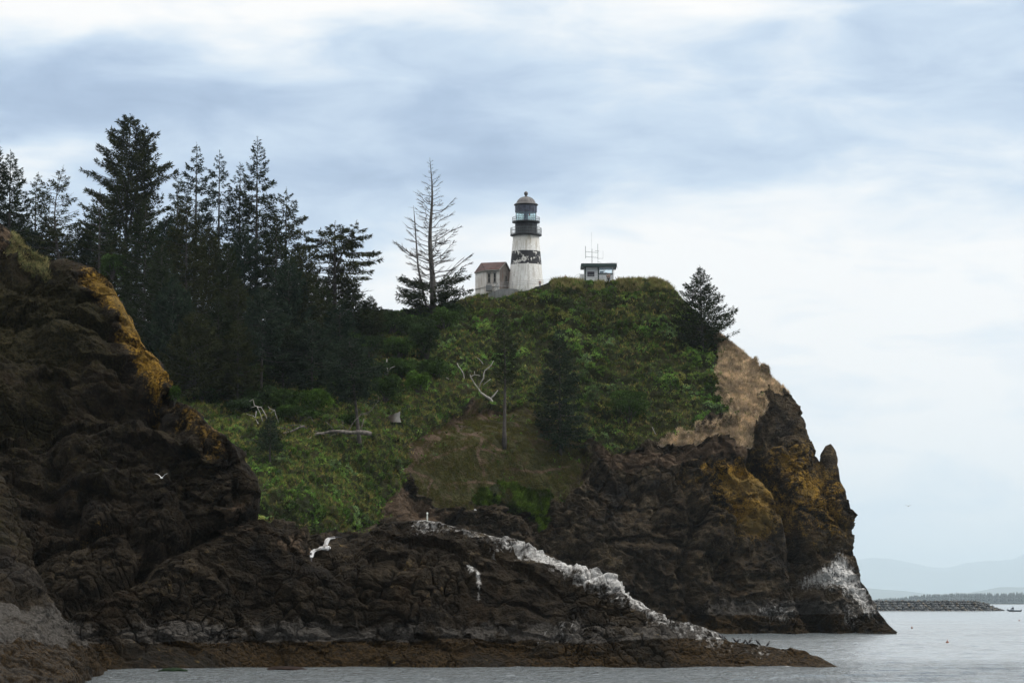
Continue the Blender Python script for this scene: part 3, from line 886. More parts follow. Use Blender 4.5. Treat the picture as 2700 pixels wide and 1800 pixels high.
set_col(meC, 'mask_c', np.stack([zero, mossC, greyC], -1).reshape(-1, 3))
M_CLIFF = rock_material("cliff_rock", 0.25, 0.45, 0.9)
front_cliff = tag(obj("cliff", meC, M_CLIFF), "dark basalt cliff with ochre lichen edge running out as a low white-streaked ridge", "cliff", kind="structure")
BVH_C = BVHTree.FromPolygons([tuple(v) for v in gC2[::2, ::2].reshape(-1, 3)],
                             [tuple(int(k) for k in q) for q in (lambda i: np.stack([i[:-1, :-1], i[:-1, 1:], i[1:, 1:], i[1:, :-1]], -1).reshape(-1, 4))(np.arange(gC2[::2, ::2].shape[0] * gC2[::2, ::2].shape[1]).reshape(gC2[::2, ::2].shape[:2]))])

# ------------------------------------------------------------------ the nearest rock, cut by the left edge of the picture
CREST_R = [(-120, -120, 1000, 186), (-40, -40, 1062, 186), (0, 0, 1092, 185), (12, 13, 1128, 184.5), (30, 33, 1170, 184), (50, 54, 1222, 183), (66, 70, 1285, 182), (76, 76, 1342, 181.5), (110, 108, 1384, 182),
           (150, 150, 1428, 184), (190, 190, 1477, 188), (210, 210, 1503, 191), (230, 230, 1530, 194), (246, 246, 1540, 196)]
BASE_R = [(-120, 136), (0, 137), (100, 146), (160, 160), (190, 172), (225, 187), (246, 195.8)]
SH_R = [(-120, 1500, 158), (0, 1500, 160), (80, 1500, 167), (140, 1503, 174), (190, 1513, 184), (225, 1533, 191.5), (246, 1540.3, 195.9)]
MD_R = [(-120, 1380, 174), (0, 1385, 175), (80, 1408, 177.5), (140, 1450, 181), (190, 1492, 186.5), (225, 1528, 193), (246, 1540.1, 195.95)]
sR = np.linspace(-120, 246, 420)
cpx, cpy, cY = cols(CREST_R, sR)
crR = P(cpx, cpy, cY)
(bYr,) = cols(BASE_R, sR)
py1, y1 = cols(SH_R, sR)
py2, y2 = cols(MD_R, sR)
bk = crR.copy()
bk[:, 1] += 12
bk[:, 2] = -3
rowsR = [6, 90, 110, 220, 20]
gR = loft([PZ(sR, bYr - 3, 0 * sR - 3), PZ(sR, bYr, 0 * sR), P(sR, py1, y1), P(sR, py2, y2), crR, bk], rowsR, 4, [426])
nR = grid_normals(gR)
pxR, pyR = proj(gR)
wp = gR + 0.8 * (np.stack([fbm(gR / 2 + o, 3, 270 + i) for i, o in enumerate((0, 31, 62))], -1) - 0.5)
f1, f2, cid = worley(wp / 1.1, 203)
pil = (1 - np.clip(f1, 0, 1) ** 2) * 0.35 + (cid - 0.5) * 0.2 - 0.15 * (1 - sstep(0, 0.1, f2 - f1))
smooth_zone = sstep(1350, 1400, pyR) * sstep(1500, 1470, pyR)
strata = 1 - np.abs(2 * fbm(np.stack([gR[..., 0] * 0.5 + gR[..., 2] * 0.9, gR[..., 1] * 0.5, gR[..., 2] * 1.5 - gR[..., 0] * 0.8], -1) / 1.6, 4, 233) - 1)
dispR = ((fbm(gR / 4, 4, 221) - 0.5) * 1.6 + pil * (1 - 0.75 * smooth_zone) + (strata - 0.6) * 0.5 + (fbm(gR / 0.4, 4, 244) - 0.5) * 0.2)
d, b = seg_dist(pxR, pyR, [(-40, 1500), (60, 1492), (130, 1505), (170, 1540)])
dispR += np.where(b > 0, 0.5 * np.exp(-(d / 20) ** 2), 0)
att = np.clip(np.abs(np.arange(gR.shape[0]) - 426) / 26.0, 0, 1)[:, None]
gR2 = gR + nR * (dispR * (0.2 + 0.8 * att) * (1 - sstep(200, 246, sR)[None, :] * 0.8))[..., None]
meR, _ = grid_mesh("shore_rock", gR2)
tideR = sstep(1470, 1505, pyR + 30 * (fbm(gR / 2.5, 3, 271) - 0.5))
greyR = sstep(1340, 1420, pyR) * (1 - tideR * 0.5)
z0 = np.zeros(gR.shape[:2])
set_col(meR, 'mask_a', np.stack([0.10 * greyR, 0.25 * sstep(1330, 1150, pyR) * sstep(-10, 20, pxR), z0], -1).reshape(-1, 3))
set_col(meR, 'mask_b', np.stack([z0, z0, tideR * 0.95], -1).reshape(-1, 3))
set_col(meR, 'mask_c', np.stack([z0, 0.5 * sstep(1330, 1250, pyR), greyR * 0.58], -1).reshape(-1, 3))
M_NEAR = rock_material("near_rock", 0.34, 0.25, 1.3)
tag(obj("shore_rock", meR, M_NEAR), "nearest shore rock with smooth grey flank and brown tide shelf", "rock", kind="structure")

# ------------------------------------------------------------------ sea
def sea_material():
    m, t = new_mat("sea_water")
    pos = t.n('ShaderNodeNewGeometry').outputs['Position']
    s = t.vmath('MULTIPLY', pos, (1.0, 0.8, 1.0))
    a = t.noise(s, 0.6, 6.0, 0.62, 0.6)
    b_ = t.noise(t.vmath('MULTIPLY', pos, (0.9, 0.5, 1.0)), 2.4, 4.0, 0.6, 0.4)
    c = t.noise(t.vmath('MULTIPLY', pos, (0.5, 0.3, 1.0)), 0.12, 3.0, 0.5)
    h = t.math('ADD', t.math('MULTIPLY', a, 0.8), t.math('ADD', t.math('MULTIPLY', b_, 0.55), t.math('MULTIPLY', c, 0.8)))
    bm = t.n('ShaderNodeBump', Strength=1.0, Distance=2.0, Height=h)
    t.set(bm.inputs['Strength'], t.mapr(t.n('ShaderNodeSeparateXYZ', Vector=pos).outputs[1], 208.0, 250.0, 0.95, 0.32))
    bs = t.n('ShaderNodeBsdfPrincipled', Base_Color=(0.135, 0.155, 0.165), Roughness=0.12, IOR=1.34, Normal=bm.outputs[0])
    fo = t.n('ShaderNodeAttribute', {'attribute_name': 'foam'}).outputs['Fac']
    fn = t.noise(t.vmath('MULTIPLY', pos, (0.9, 1.6, 1.0)), 1.2, 5.0, 0.65)
    fm = t.mapr(t.math('ADD', fo, t.math('MULTIPLY', t.math('SUBTRACT', fn, 0.5), 2.4)), 0.62, 0.95)
    fm = t.math('MULTIPLY', fm, t.mapr(fo, 0.02, 0.2))
    wh = t.n('ShaderNodeBsdfDiffuse', Color=(0.62, 0.65, 0.66))
    mx = t.n('ShaderNodeMixShader', i0=fm, i1=bs.outputs[0], i2=wh.outputs[0])
    t.n('ShaderNodeOutputMaterial', Surface=mx.outputs[0])
    return m


ys = np.concatenate([[-600, -50, 60], np.geomspace(120, 1400, 700), [3000, 6600, 14500]])
xs = np.concatenate([[-9500, -1500, -400, -160], np.linspace(-90, 90, 420), [160, 400, 1500, 9500]])
gx, gy = np.meshgrid(xs, ys)
pw = np.stack([gx, gy, 0 * gx], -1)
inner = ((np.abs(gx) < 91) & (gy > 119) & (gy < 1401)) * 1.0
fadew = inner * sstep(1400, 500, gy)
wz = (fbm(pw / np.array([3.0, 1.9, 1]), 3, 301) - 0.5) * 0.36 + (fbm(pw / np.array([22, 12, 1]), 2, 305) - 0.5) * 0.26
pw[..., 2] = wz * fadew
me_sea, _ = grid_mesh("sea", pw)
# wash along the foot of the rocks
spx, _ = proj(pw + np.array([0, 0, 1e-3]))
dC = np.interp(spx, [k[0] for k in BASE_C], [k[1] for k in BASE_C]) - gy
dH = np.interp(spx, [k[0] for k in BASE_H], [k[1] for k in BASE_H]) - gy
okC = (spx > 150) & (spx < 1930) & (gy > 100)
okH = (spx > 1300) & (spx < 2062) & (gy > 300)
foam = np.where(okC & (dC > -1.5), np.exp(-np.clip(dC, 0, 50) / 1.3), 0) * .55 + np.where(okH & (dH > -3), np.exp(-np.clip(dH, 0, 50) / 3.0), 0) * .5
fa = me_sea.attributes.new('foam', 'FLOAT', 'POINT')
fa.data.foreach_set('value', foam.astype(np.float32).ravel())
M_SEA = sea_material()
tag(obj("sea", me_sea, M_SEA), "choppy silver grey sea around the rocks", "sea", kind="structure")

# ------------------------------------------------------------------ far hills, far shore
def ridge(name, knots, Y, depth, label, seed):
    px = np.linspace(knots[0][0], knots[-1][0], 420)
    py = np.interp(px, [k[0] for k in knots], [k[1] for k in knots])
    c = P(px, py, np.full(px.shape, Y))
    rows = []
    for q in np.linspace(0, 1, 26):          # front slope
        r = c.copy()
        r[:, 1] = Y - depth * (1 - q)
        r[:, 0] = c[:, 0] * (r[:, 1] / Y)
        r[:, 2] = -1 + (c[:, 2] + 1) * q ** 1.2
        rows.append(r)
    for q in np.linspace(0.15, 1, 8):
        r = c.copy()
        r[:, 1] = Y + depth * 0.5 * q
        r[:, 2] = -1 + (c[:, 2] + 1) * (1 - q)
        rows.append(r)
    g = np.stack(rows, 0)
    g[..., 2] += (fbm(g / (Y * 0.024), 4, seed) - 0.5) * (Y * 0.0022) * np.clip(g[..., 2] / (Y * 0.008), 0, 1)
    me, _ = grid_mesh(name, g)
    return tag(obj(name, me, plain(name + "_forest", (0.035, 0.05, 0.035), 0.9, 0.3, 0.01)), label, "hills", kind="structure")


ridge("hills", [(300, 1310), (700, 1280), (1100, 1296), (1500, 1300), (1967, 1284), (2005, 1279), (2041, 1280.6), (2083, 1288), (2139, 1299.5), (2176, 1301.7), (2216, 1293), (2272, 1288), (2327, 1284), (2352, 1270), (2420, 1245), (2700, 1230), (2900, 1260)], 92000, 9000,
      "tall pale blue hills fading into the haze beyond the bay", 401)
ridge("low_hills", [(300, 1350), (900, 1340), (1500, 1345), (1960, 1345), (2020, 1350), (2080, 1356), (2140, 1364), (2200, 1362), (2250, 1355), (2294, 1348), (2352, 1350.6), (2500, 1340), (2900, 1350)], 45000, 6000,
      "low hazy hills in front of the tall pale ones", 402)
# flat far shore that carries the distant wood
sh = MB()
sh.add([tuple(PZ(300, 12000, 0.0)), tuple(PZ(2900, 12000, 0.0)), tuple(PZ(2900, 12080, 3.0)), tuple(PZ(300, 12080, 3.0)), tuple(PZ(300, 100000, 3.0)), tuple(PZ(2900, 100000, 3.0))],
       [(0, 1, 2, 3), (3, 2, 5, 4)])
tag(sh.build("far_shore", plain("far_shore_ground", (0.06, 0.065, 0.045), 0.9, 0.3, 0.02)), "flat far shore below the distant wood", "shore", kind="structure")
# ------------------------------------------------------------------ plant materials
def leaf_mat(name, dark, light, scale=0.5, use_tint=False, rand=0.15):
    m, t = new_mat(name)
    pos = t.n('ShaderNodeNewGeometry').outputs['Position']
    n = t.noise(pos, scale, 4.0, 0.6)
    if use_tint:
        c = t.n('ShaderNodeAttribute', {'attribute_name': 'tint'}).outputs['Color']
        c = t.mix(t.mapr(n, 0.3, 0.7), t.mix(1.0, c, (0.86, 0.84, 0.66), 'MULTIPLY'), t.mix(1.0, c, (1.75, 1.72, 1.32), 'MULTIPLY'))
    else:
        c = t.mix(t.mapr(n, 0.28, 0.72), dark, light)
        r = t.n('ShaderNodeObjectInfo').outputs['Random']
        c = t.mix(t.math('MULTIPLY', r, rand), c, (light[0] * 1.15, light[1] * 0.85, light[2] * 0.7))
    d = t.n('ShaderNodeBsdfDiffuse', Color=c, Roughness=0.5)
    tr = t.n('ShaderNodeBsdfTranslucent', Color=c)
    ms = t.n('ShaderNodeMixShader', i0=0.12, i1=d.outputs[0], i2=tr.outputs[0])
    t.n('ShaderNodeOutputMaterial', Surface=ms.outputs[0])
    return m


M_NEEDLE = leaf_mat("spruce_needles", (0.013, 0.021, 0.009), (0.040, 0.055, 0.023), 0.6)
M_NEEDLE_B = leaf_mat("spruce_needles_blue", (0.015, 0.027, 0.017), (0.040, 0.060, 0.036), 0.6)
M_NEEDLE_W = leaf_mat("spruce_needles_warm", (0.018, 0.025, 0.010), (0.052, 0.060, 0.023), 0.6)
M_LEAF = leaf_mat("shrub_leaves", (0.026, 0.060, 0.014), (0.066, 0.125, 0.030), 0.8)
M_LEAF_L = leaf_mat("bright_shrub_leaves", (0.045, 0.110, 0.014), (0.105, 0.205, 0.032), 0.9)
M_LEAF_D = leaf_mat("dark_shrub_leaves", (0.018, 0.040, 0.016), (0.048, 0.082, 0.034), 0.8)
M_COVER = leaf_mat("ground_cover", (0, 0, 0), (0, 0, 0), 0.7, True)
M_BARK = plain("spruce_bark", (0.055, 0.047, 0.042), 0.9, 0.4, 1.5, 0.6)
M_DEAD = plain("dead_bark", (0.072, 0.066, 0.060), 0.9, 0.4, 1.2, 0.6)
M_BLEACH = plain("bleached_wood", (0.34, 0.32, 0.295), 0.85, 0.35, 1.5, 0.5)
M_LOG = plain("weathered_log", (0.125, 0.11, 0.096), 0.9, 0.75, 2.2, 0.9)


def nrm(a):
    return a / (np.linalg.norm(a, axis=-1, keepdims=True) + 1e-9)


def kites(base, dirv, side, ln, wd):
    """flat pointed leaves: base, left, tip, right"""
    mid = base + dirv * (ln * 0.4)[:, None]
    v = np.stack([base, mid + side * (wd * 0.5)[:, None], base + dirv * ln[:, None], mid - side * (wd * 0.5)[:, None]], 1)
    f = np.arange(len(base) * 4).reshape(-1, 4)
    return v.reshape(-1, 3), f


PROF = {
    'spire': [(0, .6), (.12, .95), (.3, 1), (.5, .86), (.7, .58), (.86, .29), (1, .02)],
    'broad': [(0, .75), (.15, 1), (.4, .92), (.65, .66), (.85, .36), (1, .05)],
    'ragged': [(0, .7), (.2, .95), (.45, 1), (.6, .78), (.78, .60), (.9, .26), (1, .03)],
    'dense': [(0, .95), (.15, 1), (.5, .72), (.8, .34), (1, .03)],
    'big': [(0, .8), (.25, 1), (.5, .95), (.68, .78), (.8, .54), (.9, .30), (1, .06)],
    'flat': [(0, .30), (.10, .75), (.22, .55), (.34, .85), (.42, .55), (.52, 1.0), (.62, .72), (.70, .9), (.80, .55), (.86, .22), (1, .05)],
    'sparse': [(0, .5), (.15, .9), (.35, .7), (.5, 1), (.65, .5), (.85, .35), (1, .05)],
    'wind': [(0, .95), (.12, 1), (.3, .92), (.5, .66), (.7, .40), (.88, .17), (1, .02)],
}


def conifer(rng, H, R, style='spire', cb=0.12, nb=110, dens=1.0, droop=0.25, up=0.30, irr=0.35, lean=(0, 0), spray=0.62, bend=0.0,
            fol=(0.0, 1.0), tiers=0.0, r0=None, bare=0.0, base=(0, 0, 0), leader=True, asc=0.30):
    """trunk with limbs (MB) and crown (verts, faces) of one conifer, base at the origin"""
    mb = MB()
    base = np.array(base, float)
    r0 = r0 or (0.10 + H * 0.0115)
    ph = rng.uniform(0, 6.28)

    def axis(h):
        f = h / H
        return np.stack([base[0] + lean[0] * f + bend * np.sin(f * 3.1 + ph) * f, base[1] + lean[1] * f + 0 * f, base[2] + h], -1)
    hs = np.linspace(0, H, 12)
    ax = axis(hs)
    ax[0, 2] -= 0.8
    mb.tube(ax, [max(0.02, r0 * (1 - 0.97 * (h / H) ** 0.9) * (1.35 if i == 0 else 1)) for i, h in enumerate(hs)], 7)
    pk = np.array(PROF[style])
    B, D, S, LN, WD = [], [], [], [], []
    az = rng.uniform(0, 6.28)
    t_ph = rng.uniform(0, 6.28)
    nb = nb if style in ('dense', 'wind') else int(nb * .95)
    for i in range(nb):
        f = min(0.985, ((i + rng.uniform(0, 1)) / nb) ** 0.92)
        if tiers and math.sin(f * H * 2 * math.pi / tiers + t_ph) < -0.25 and rng.random() < 0.55:
            continue
        h = H * (cb + (1 - cb) * f)
        L = R * np.interp(f, pk[:, 0], pk[:, 1]) * (1 - irr * rng.random() ** 1.5) + 0.25
        if rng.random() < 0.05:
            L *= 1.25
        az += 2.4 + rng.uniform(-.5, .5)
        ca, sa = math.cos(az), math.sin(az)
        a = (-droop * (1 - f) + asc * f ** 1.4) + rng.uniform(-.10, .10)
        b = up * (1 - 0.6 * f) + rng.uniform(-.08, .10)
        p0 = axis(np.array([h]))[0]
        kink = rng.uniform(-.12, .12)

        def br(t):
            o = L * t
            z = L * (a * t + b * t * t)
            sd = kink * L * np.sin(t * 3.0)
            return np.stack([p0[0] + ca * o - sa * sd, p0[1] + sa * o + ca * sd, p0[2] + z], -1)
        m = 4
        tt = np.linspace(0, 1, m)
        rb = max(0.018, 0.020 + 0.011 * L)
        mb.tube(br(tt), [rb, rb * .75, rb * .5, 0.012], 3, cap=False)
        if not (fol[0] <= f <= fol[1]) or rng.random() < bare:
            if L > 1.0:                            # dead limb: bare twigs
                for q in range(int(2 + L * 0.9)):
                    t0 = rng.uniform(.35, .98)
                    c0 = br(np.array([t0]))[0]
                    sg = rng.choice((-1, 1))
                    l2 = L * (1.05 - t0) * rng.uniform(.25, .5) + 0.2
                    e = c0 + l2 * np.array([ca * .7 - sg * sa * .6, sa * .7 + sg * ca * .6, rng.uniform(-.1, .5)])
                    mb.tube([c0, (c0 + e) / 2 + (0, 0, -.04 * l2), e], [rb * .4, rb * .3, 0.010], 3, cap=False)
            continue
        n = int(L * dens * (24 if style in ('dense', 'wind') else 31) + 5)
        t = 0.10 + 0.90 * rng.random(n) ** 0.8
        if L > 2.5:
            t = np.maximum(t, 0.22 + 0 * t)
        w = (rng.random(n) * 2 - 1) * (0.07 + 0.42 * (1.02 - t)) * (L * 0.60 + .2)
        c = br(t)
        c2 = br(np.minimum(t + 0.05, 1.05))
        bd = nrm(c2 - c)
        sv = np.array([-sa, ca, 0.0])
        pos = c + sv * w[:, None]
        pos[:, 2] += -np.abs(w) * 0.22 + (rng.normal(0, 0.08, n) - 0.42 * rng.random(n) ** 1.5) * min(1.0, L / 2.0)
        pos += bd * (np.abs(w) * 0.55)[:, None]
        d = bd * 0.75 + sv * (np.sign(w) * 0.75 * rng.random(n))[:, None]
        d[:, 2] += rng.uniform(-.85, .40, n)
        d = nrm(d + rng.normal(0, .18, (n, 3)))
        sdv = nrm(np.cross(d, np.stack([rng.normal(0, .5, n), rng.normal(0, .5, n), np.ones(n)], -1)))
        ln = spray * rng.uniform(.55, 1.25, n) * (.55 + .45 * min(1.0, L / 2.2))
        B.append(pos); D.append(d); S.append(sdv); LN.append(ln); WD.append(ln * rng.uniform(.26, .42, n))
    if leader and fol[1] >= 1.0:
        n = 24
        top = axis(np.array([H]))[0]
        mb.tube([top - (0, 0, .4), top + (0, 0, .5)], [.03, .012], 3, cap=False)
        pos = top + np.stack([rng.normal(0, .02, n), rng.normal(0, .02, n), .45 - rng.random(n) * 1.6], -1)
        d = nrm(np.stack([rng.normal(0, .4, n), rng.normal(0, .4, n), 0.9 + 0 * np.zeros(n)], -1))
        B.append(pos); D.append(d); S.append(nrm(np.cross(d, rng.normal(0, 1, (n, 3))))); LN.append(rng.uniform(.22, .42, n)); WD.append(rng.uniform(.06, .10, n))
    if B:
        v, fc = kites(np.concatenate(B), np.concatenate(D), np.concatenate(S), np.concatenate(LN), np.concatenate(WD))
    else:
        v, fc = np.zeros((0, 3)), np.zeros((0, 4), int)
    return mb, v, fc


def join_kites(parts):
    vs, fs, o = [], [], 0
    for v, f in parts:
        vs.append(v)
        fs.append(f + o)
        o += len(v)
    return np.concatenate(vs), np.concatenate(fs)


TREE_PXM = lambda Y: F0 / (Y * 1.005)


FG = 'spruces of the left-hand forest'


def plant_tree(name, label, px, top, basepy, hw, mat, style='spire', group=None, Y=None, seed=None, **kw):
    g = ground(px, basepy, 452.0)
    if Y is not None:
        p = P(px, basepy, Y)
        g = Vector((p[0], p[1], p[2]))
    zt = P(px, top, g.y)[2]
    H = zt - g.z
    R = hw * (1.12 if group == FG else 1.0) / TREE_PXM(g.y)
    rng = np.random.default_rng(seed if seed is not None else int(px * 7 + top))
    mb, v, f = conifer(rng, H, R, style, **kw)
    t = empty(name, g)
    tag(t, label, 'tree', group)
    obj('trunk', mb.mesh('trunk', True), M_BARK, t)
    obj('crown', mesh_np('crown', v, f, False), mat, t)
    return t


# ------------------------------------------------------------------ the forest on the left: trees told apart against the sky
FG = 'spruces of the left-hand forest'
plant_tree('spruce', 'dark spruce cut by the left edge of the picture above the brown cliff', -16, 318, 640, 42, M_NEEDLE, 'spire', FG, nb=90, tiers=2.6)
plant_tree('spruce', 'ragged narrow spruce second from the left edge, above the grassy cliff lip', 19, 351, 640, 46, M_NEEDLE, 'ragged', FG, nb=115, irr=.5, dens=.95)
plant_tree('spruce', 'thin open spruce with a bushy tip between the left-edge spruces and the crooked one', 84, 401, 660, 40, M_NEEDLE, 'ragged', FG, nb=70, irr=.6, dens=.7, cb=.2, bend=.8)
plant_tree('spruce', 'crooked open spruce with bare lower limbs just left of the broadest tree', 146, 387, 670, 62, M_NEEDLE_W, 'ragged', FG, nb=78, irr=.55, dens=.75, cb=.15, bend=2.2, lean=(-1.2, 0), bare=.22)
plant_tree('spruce', 'slim spruce whose bare trunk shows against the sky left of the broadest tree', 226, 440, 700, 42, M_NEEDLE, 'ragged', FG, nb=60, dens=.6, cb=.3, bare=.2)
# the broadest one carries two leaders
g = ground(286, 745, 470)
rng = np.random.default_rng(5)
Hh = P(281, 268, g.y)[2] - g.z
Rr = 122 / TREE_PXM(g.y)
mb1, v1, f1_ = conifer(rng, Hh, Rr, 'big', cb=.2, nb=175, dens=1.1, irr=.62, droop=.05, up=.34, asc=.36, spray=.7, bend=.5)
H2 = P(329, 290, g.y)[2] - g.z
mb2, v2, f2_ = conifer(rng, H2 - Hh * .45, Rr * .5, 'broad', cb=.1, nb=70, dens=1.0, irr=.45, up=.35, asc=.4, spray=.66, base=(0.6, 0, Hh * .45), lean=(2.8, 0), r0=.28)
mb1.add(mb2.v, mb2.f)
tb = tag(empty('spruce', g), 'broadest and tallest spruce of the forest, with two tops side by side', 'tree', FG)
obj('trunk', mb1.mesh('trunk', True), M_BARK, tb)
v, f = join_kites([(v1, f1_), (v2, f2_)])
obj('crown', mesh_np('crown', v, f, False), M_NEEDLE_W, tb)
plant_tree('spruce', 'short spruce tip tucked between the broadest tree and the first tall spire', 405, 393, 740, 36, M_NEEDLE, 'spire', FG, nb=90)
plant_tree('spruce', 'first tall spire right of the broadest tree, with wide upswept top branches', 447, 334, 750, 54, M_NEEDLE_B, 'ragged', FG, nb=125, irr=.4, tiers=2.2, asc=.35)
plant_tree('spruce', 'second tall spire right of the broadest tree, drooping branches and a bare lower trunk', 500, 352, 760, 52, M_NEEDLE_B, 'spire', FG, nb=125, tiers=2.0, cb=.22, droop=.4, dens=.9)
plant_tree('spruce', 'slender spruce pressed against the left side of the tallest spire', 548, 379, 760, 44, M_NEEDLE, 'ragged', FG, nb=110, tiers=2.4, cb=.2, dens=.85)
plant_tree('spruce', 'tallest narrow spire of the forest with a sharp pointed top', 587, 320, 765, 62, M_NEEDLE, 'spire', FG, nb=150, tiers=2.1, cb=.16)
plant_tree('spruce', 'spruce with a forked ragged top and long right branches, right of the tallest spire', 655, 436, 770, 76, M_NEEDLE_W, 'ragged', FG, nb=110, irr=.5, tiers=3.0, cb=.1)
# flat-topped one with two small leaders on a bare stout trunk
g = ground(768, 782, 455)
rng = np.random.default_rng(77)
Hh = P(764, 514, g.y)[2] - g.z
Rr = 138 / TREE_PXM(g.y)
mb1, v1, f1_ = conifer(rng, Hh, Rr, 'flat', cb=.33, nb=96, dens=1.2, irr=.42, droop=.04, up=.10, asc=.10, tiers=3.2, spray=.66, bare=.16, r0=.62)
H2 = P(815, 512, g.y)[2] - g.z
mb2, v2, f2_ = conifer(rng, H2 - Hh * .66, 2.6, 'flat', cb=.25, nb=26, dens=1.3, irr=.3, base=(0.5, 0, Hh * .66), lean=(3.3, 0), r0=.2, up=.1, asc=.2)
mb1.add(mb2.v, mb2.f)
tb = tag(empty('spruce', g), 'flat-topped wind-shaped spruce with two little leaders and a stout bare trunk', 'tree', FG)
obj('trunk', mb1.mesh('trunk', True), M_BARK, tb)
v, f = join_kites([(v1, f1_), (v2, f2_)])
obj('crown', mesh_np('crown', v, f, False), M_NEEDLE_W, tb)
# trees told apart inside the dark mass
plant_tree('spruce', 'olive brown young spruce standing in front of the forest beside the ochre cliff edge', 446, 721, 925, 84, M_NEEDLE_W, 'dense', FG, nb=130, dens=1.2, irr=.3, up=.42, asc=.5)
plant_tree('spruce', 'dark dense spruce in front of the tallest spire, hiding its foot', 632, 497, 830, 64, M_NEEDLE, 'dense', FG, nb=135, dens=1.25)
plant_tree('spruce', 'brownish dense spruce in front of the two tall spires', 425, 452, 835, 82, M_NEEDLE_W, 'dense', FG, nb=135, dens=1.2, up=.4)
plant_tree('spruce', 'dense spruce filling the space below the broadest tree', 330, 462, 840, 78, M_NEEDLE, 'dense', FG, nb=130, dens=1.2)
plant_tree('spruce', 'bluish green spruce with a bare pale stem in the middle of the forest edge', 600, 665, 912, 66, M_NEEDLE_B, 'dense', FG, nb=105, dens=1.1, cb=.34)
plant_tree('spruce', 'rusty green spruce just left of the flat-topped tree trunk', 703, 640, 850, 62, M_NEEDLE_W, 'dense', FG, nb=110, dens=1.2)
plant_tree('spruce', 'low dark spruce behind the trunk of the flat-topped tree', 812, 655, 800, 52, M_NEEDLE, 'dense', FG, nb=100, dens=1.1)
plant_tree('spruce', 'dark spruce showing between the ochre cliff edge and the olive brown young spruce', 368, 560, 880, 70, M_NEEDLE, 'dense', FG, nb=120, dens=1.1)
plant_tree('spruce', 'thin spruce with drooping grey branches above the bright shrubs', 716, 735, 925, 56, M_NEEDLE_B, 'ragged', FG, nb=90, dens=1.0, cb=.2)
# the rest of the packed forest
rng = np.random.default_rng(900)
FILL = [(30, 470, 690, 60), (60, 520, 690, 60), (110, 500, 700, 62), (170, 520, 705, 70), (215, 500, 715, 62), (262, 540, 760, 66), (300, 600, 800, 70), (380, 500, 800, 66), (478, 520, 815, 66),
        (520, 560, 830, 60), (560, 520, 815, 54), (545, 640, 880, 66), (500, 680, 900, 66), (660, 600, 860, 62), (690, 560, 800, 54), (740, 640, 840, 56), (780, 700, 880, 56), (850, 680, 790, 40), (650, 720, 905, 52), (395, 640, 905, 66), (545, 735, 935, 56), (770, 600, 770, 50)]
protos = []
for i, (px, top, by, hw) in enumerate(FILL):
    g = ground(px, by, 450.0)
    H = P(px, top, g.y)[2] - g.z
    R = hw / TREE_PXM(g.y)
    if i < 6:
        t = plant_tree('spruce', None, px, top, by, hw, (M_NEEDLE, M_NEEDLE_B, M_NEEDLE_W)[i % 3], ('dense', 'ragged', 'spire')[i % 3], None, seed=950 + i, nb=115, dens=1.15, cb=.1)
        protos.append((t, H, R))
    else:
        src, h0, r0 = protos[i % 6]
        t = src.copy()
        COL.objects.link(t)
        for ch in list(src.children):
            c = ch.copy()
            COL.objects.link(c)
            c.parent = t
        t.location = g
        t.scale = (R / r0, R / r0, H / h0)
        t.rotation_euler = (0, 0, rng.uniform(0, 6.28))
    tag(t, 'dark spruce packed among others in the dense shaded part of the left-hand forest', 'tree', 'packed dark spruces inside the forest')

# ------------------------------------------------------------------ single trees on the green slope
plant_tree('spruce', 'dense dark spruce in the middle of the green slope', 1286, 755, 1036, 72, M_NEEDLE_B, 'dense', None, nb=150, dens=1.25, irr=.55, cb=.03, up=.2, spray=.6)
tp = plant_tree('pine', 'thin sparse pine with a long dark bare trunk beside the fallen dead tree', 1158, 709, 1020, 34, M_NEEDLE, 'sparse', None, nb=84, dens=1.2, irr=.6, cb=.42, bend=.35, droop=.05, up=.12, asc=.2, r0=.36, spray=.55)
plant_tree('pine', 'leaning spruce with a bare lower trunk in front of the big fallen log', 826, 778, 1017, 72, M_NEEDLE_B, 'ragged', None, nb=95, dens=1.0, irr=.45, cb=.42, lean=(-1.7, 0), r0=.34, spray=.6)
plant_tree('spruce', 'small young spruce on a bare stem at the left of the grass slope', 620, 958, 1060, 30, M_NEEDLE_B, 'dense', None, nb=80, dens=1.5, cb=.3, spray=.4)
plant_tree('spruce', 'spreading lone spruce on the right shoulder of the headland, against the white sky', 1614, 616, 800, 86, M_NEEDLE, 'wind', None, nb=150, dens=1.05, irr=.5, cb=.04, droop=.05, up=.30, asc=.40, spray=.55, lean=(-0.4, 0))

# the tall dead spruce by the lighthouse, alive only at its foot
g = ground(992, 722, 470)
rng = np.random.default_rng(41)
sc_ = 1 / TREE_PXM(g.y)
Hh = P(988, 362, g.y)[2] - g.z
dead = MB()
hs = np.linspace(0, Hh, 14)
ax = lambda h: np.array([(-4 * sc_ * (h / Hh)) + 0.25 * math.sin(h * .35), 0, h])
dead.tube([ax(h) - np.array([0, 0, .8 if i == 0 else 0]) for i, h in enumerate(hs)], [max(.03, .62 * (1 - h / Hh) ** .85) for h in hs], 7)
lead = [(-13, 20), (-22, 60), (-32, 110), (-36, 160), (-40, 215), (-43, 252)]      # the thin second leader
lp = [np.array([x * sc_, -.2, y * sc_]) for x, y in lead]
dead.tube([ax(14 * sc_)] + lp, [.26, .24, .21, .18, .14, .10, .03], 5)
PR = np.array([(0.10, 80), (0.2, 100), (.30, 108), (.42, 82), (.5, 66), (.62, 58), (.72, 42), (.82, 26), (.92, 12), (1, 3)])
az = 0.3
